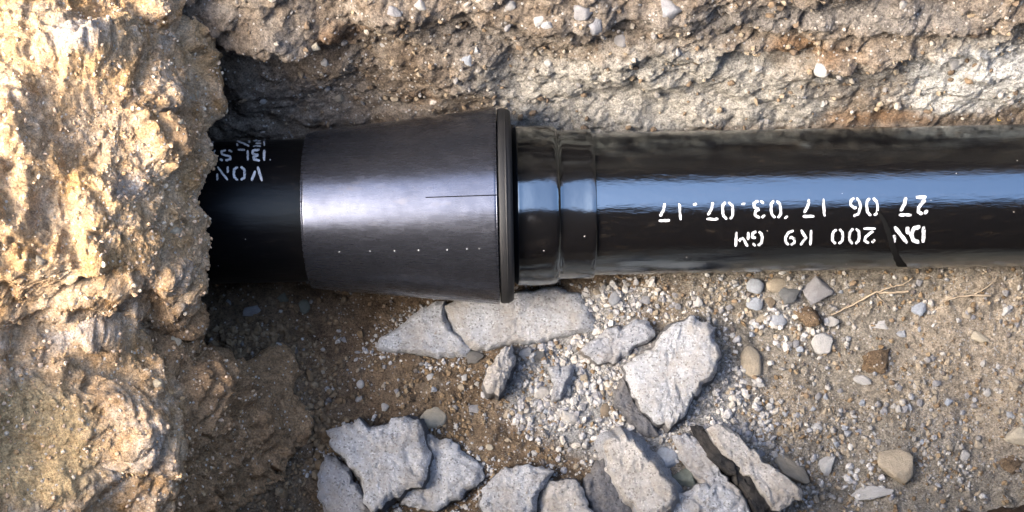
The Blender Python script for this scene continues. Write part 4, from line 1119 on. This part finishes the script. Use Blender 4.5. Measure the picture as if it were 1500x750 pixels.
def surf_scatter(name, SP, SN, n, mat, label, smin, smax, rows, cols, power=2.5, dens=None, sub=0):
    nu, nv = SP.shape[:2]
    iu = RNG.randint(cols[0], cols[1], n); iv = RNG.randint(rows[0], rows[1], n)
    p = SP[iu, iv]; nn = SN[iu, iv]
    q = p - CAM; dep = q @ FWD
    py_ = 375 - (q @ UPV) / dep * FPX; px_ = 750 + q[:, 0] / dep * FPX
    ok = (px_ > -40) & (px_ < 1540) & (py_ > -40) & (py_ < 790)
    if dens is not None: ok &= RNG.rand(n) < dens(px_, py_)
    p, nn = p[ok], nn[ok]
    s_ = smin + (smax - smin) * RNG.rand(len(p)) ** power
    return scatter(name, p, nn, s_, mat, label, None, sub)
surf_scatter('wall_gravel', WALL_P, WALL_N, 6500, 'wall_gravel', 'gravel bedded in the layered trench side', 0.0009, 0.0075, (4, 262), (40, WALL_P.shape[0] - 40), 6.0,
             lambda a, b: 0.9 - 0.7 * np.exp(-((a - 950) / 120) ** 2 - ((b - 150) / 40) ** 2) - 0.3 * (a < 480))
surf_scatter('bank_crumbs', BANK_P, BANK_N, 7000, 'bank_crumbs', 'pale crumbs clinging to the soil bank', 0.0008, 0.0042, (50, 425), (20, BANK_P.shape[0] - 10), 2.8)

floor_scatter('foot_crumbs', [(420, 600, 45, 90, 700), (370, 520, 40, 30, 350), (430, 700, 45, 40, 600), (450, 620, 25, 60, 500)], 'crumbs', 'loose brown crumbs heaped at the foot of the bank', 0.0018, 0.0095, 2.2)
# stones bedded in the wall and bank: pieces of the setting
def bedded(parent, SP, SN, px, py, r, kind, mat, var, sq=0.8, rot=0.0):
    q = SP.reshape(-1, 3) - CAM; dep = q @ FWD
    py_ = 375 - (q @ UPV) / dep * FPX; px_ = 750 + q[:, 0] / dep * FPX
    dd = (px_ - px) ** 2 + (py_ - py) ** 2
    cand = np.where(dd < dd.min() + 9)[0]; k = cand[np.argmin(dep[cand])]
    p = SP.reshape(-1, 3)[k]; dsc = dep[k] / DIST
    p = p - SN.reshape(-1, 3)[k] * r * S * 0.45
    o = obj('stone', stone_mesh('angular' if kind != 'round' else 'blunt', var, mat), parent, p)
    o.scale = (r * S * dsc, r * S * sq * dsc, r * S * sq * dsc); o.rotation_euler = (0.6, random.uniform(-.3, .3), radians(rot))
    return o
for i, (px, py, r, kd, mt, sq) in enumerate([
    (875, 45, 22, 'angular', 'p_grey', .9), (908, 62, 12, 'blunt', 'p_grey', 1), (985, 20, 24, 'blunt', 'p_grey', .8), (790, 35, 12, 'angular', 'p_white', .8), (803, 42, 9, 'angular', 'p_white', .8),
    (802, 95, 7, 'round', 'p_white', .9), (776, 117, 6, 'round', 'p_white', .9), (474, 96, 6, 'round', 'p_white', 1), (463, 71, 7, 'blunt', 'p_cream', 1.2), (386, 152, 6, 'blunt', 'p_white', 1),
    (498, 145, 12, 'blunt', 'p_tan', 1), (472, 130, 5, 'round', 'p_white', 1), (575, 20, 14, 'angular', 'p_grey', .6), (615, 12, 12, 'angular', 'p_white', .8), (750, 10, 9, 'angular', 'p_white', 1),
    (993, 80, 8, 'angular', 'p_white', .9), (1202, 108, 12, 'angular', 'p_white', 1), (1108, 104, 8, 'blunt', 'p_white', .8), (1398, 96, 13, 'angular', 'p_white', .9), (1432, 100, 11, 'angular', 'p_white', .8),
    (1424, 116, 10, 'blunt', 'p_white', .7), (1205, 155, 6, 'blunt', 'p_white', 1), (1318, 158, 5, 'round', 'p_white', 1), (1434, 163, 6, 'blunt', 'p_white', 1), (1322, 8, 7, 'angular', 'p_white', 1),
    (1180, 145, 10, 'angular', 'p_grey', .6), (850, 25, 15, 'angular', 'p_grey', .9), (740, 45, 8, 'blunt', 'p_grey', 1), (684, 92, 9, 'angular', 'p_blue', 1), (560, 70, 6, 'round', 'p_white', 1), (700, 75, 6, 'angular', 'p_white', 1)]):
    bedded(WALL, WALL_P, WALL_N, px, py, r, kd, mt, i, sq, random.uniform(-40, 40))
for i, (px, py, r, kd, mt, sq) in enumerate([(274, 182, 22, 'blunt', 'bank_clod', .7), (288, 142, 13, 'round', 'bank_clod', .9), (262, 500, 11, 'angular', 'bank_clod', .9),
    (235, 560, 10, 'angular', 'bank_clod', 1), (265, 340, 11, 'angular', 'bank_clod', 1), (60, 380, 12, 'angular', 'bank_clod', .8)]):
    bedded(BANK, BANK_P, BANK_N, px, py, r, kd, mt, i, sq, random.uniform(-40, 40))

# ------------------------------------------------------------------ roots and leaf
def tube(pts, radii, k=6):
    V, F = [], []
    pts = [np.array(p) for p in pts]
    for i, p in enumerate(pts):
        t = pts[min(i + 1, len(pts) - 1)] - pts[max(i - 1, 0)]; t /= np.linalg.norm(t) + 1e-9
        a = np.cross(t, [0, 0, 1.0]); a /= np.linalg.norm(a) + 1e-9; b = np.cross(a, t)
        for q in range(k):
            an = 2 * pi * q / k; V.append(p + (a * cos(an) + b * sin(an)) * radii[i])
    for i in range(len(pts) - 1):
        for q in range(k): F.append([i * k + q, i * k + (q + 1) % k, (i + 1) * k + (q + 1) % k, (i + 1) * k + q])
    return np.array(V), np.array(F)
def root(name, lines, label):
    p0 = pix(*lines[0][0][0], -0.1); r0 = empty(name, (p0[0], p0[1], -0.115)); tag(r0, label, 'root')
    for li, (pl, w0, w1) in enumerate(lines):
        dn = []
        for (a, b), (c, d_) in zip(pl, pl[1:]):
            for t in np.linspace(0, 1, 5, endpoint=False): dn.append((a + (c - a) * t + random.uniform(-.8, .8), b + (d_ - b) * t + random.uniform(-.8, .8)))
        dn.append(pl[-1]); W = []
        for q in dn:
            p = pix(q[0], q[1], -0.105); h = float(floor_h(np.array([p[0]]), np.array([p[1]]))[0]); W.append([p[0], p[1], max(h, -0.113) + 0.006])
        V, F = tube(W, np.linspace(w0, w1, len(W)) * S)
        part('stem' if li == 0 else 'side_shoot', (V, F), M['twig'], r0)
root('dry_root', [([(1218, 461), (1250, 446), (1279, 431), (1300, 432), (1325, 430)], 1.3, 2.0), ([(1281, 431), (1300, 424), (1316, 421), (1328, 413)], 1.4, 0.8), ([(1280, 433), (1290, 442), (1298, 450)], 0.9, 0.5)], 'thin pale dry root forking on the soil below the stencilled pipe')
root('dry_root', [([(1378, 444), (1398, 438), (1420, 436), (1445, 436)], 1.0, 2.0), ([(1420, 436), (1432, 428), (1444, 419)], 1.2, 0.7), ([(1398, 438), (1392, 434)], 1.0, 0.6)], 'short pale dry root with a hooked tip beyond the forked one')

lf = pix(1463, 173, 0.02); cl = np.array([lf[0], 0.21 + 0.0213 * lf[0], 0.03])
c = pix(1462, 173, 0.03)
V = [(0, 0, 0), (0.004, -0.003, 0.003), (0.010, 0.001, 0.006), (0.004, 0.005, 0.002), (0.005, 0.001, -0.001)]
F = [[0, 1, 4], [1, 2, 4], [4, 2, 3], [0, 4, 3]]
q = WALL_P.reshape(-1, 3) - CAM; dep = q @ FWD
dd = (750 + q[:, 0] / dep * FPX - 1461) ** 2 + (375 - (q @ UPV) / dep * FPX - 172) ** 2
pw = WALL_P.reshape(-1, 3)[np.argmin(dd)]
lo = obj('fallen_leaf', mesh_fast('fallen_leaf', np.array(V) * 0.9, F, [M['yellow']], False), None, pw + np.array([0, -0.006, 0.002]))
lo.rotation_euler = (0.5, 0.9, 1.2)
tag(lo, 'tiny bright yellow leaf scrap on the soil above the pipe', 'leaf')
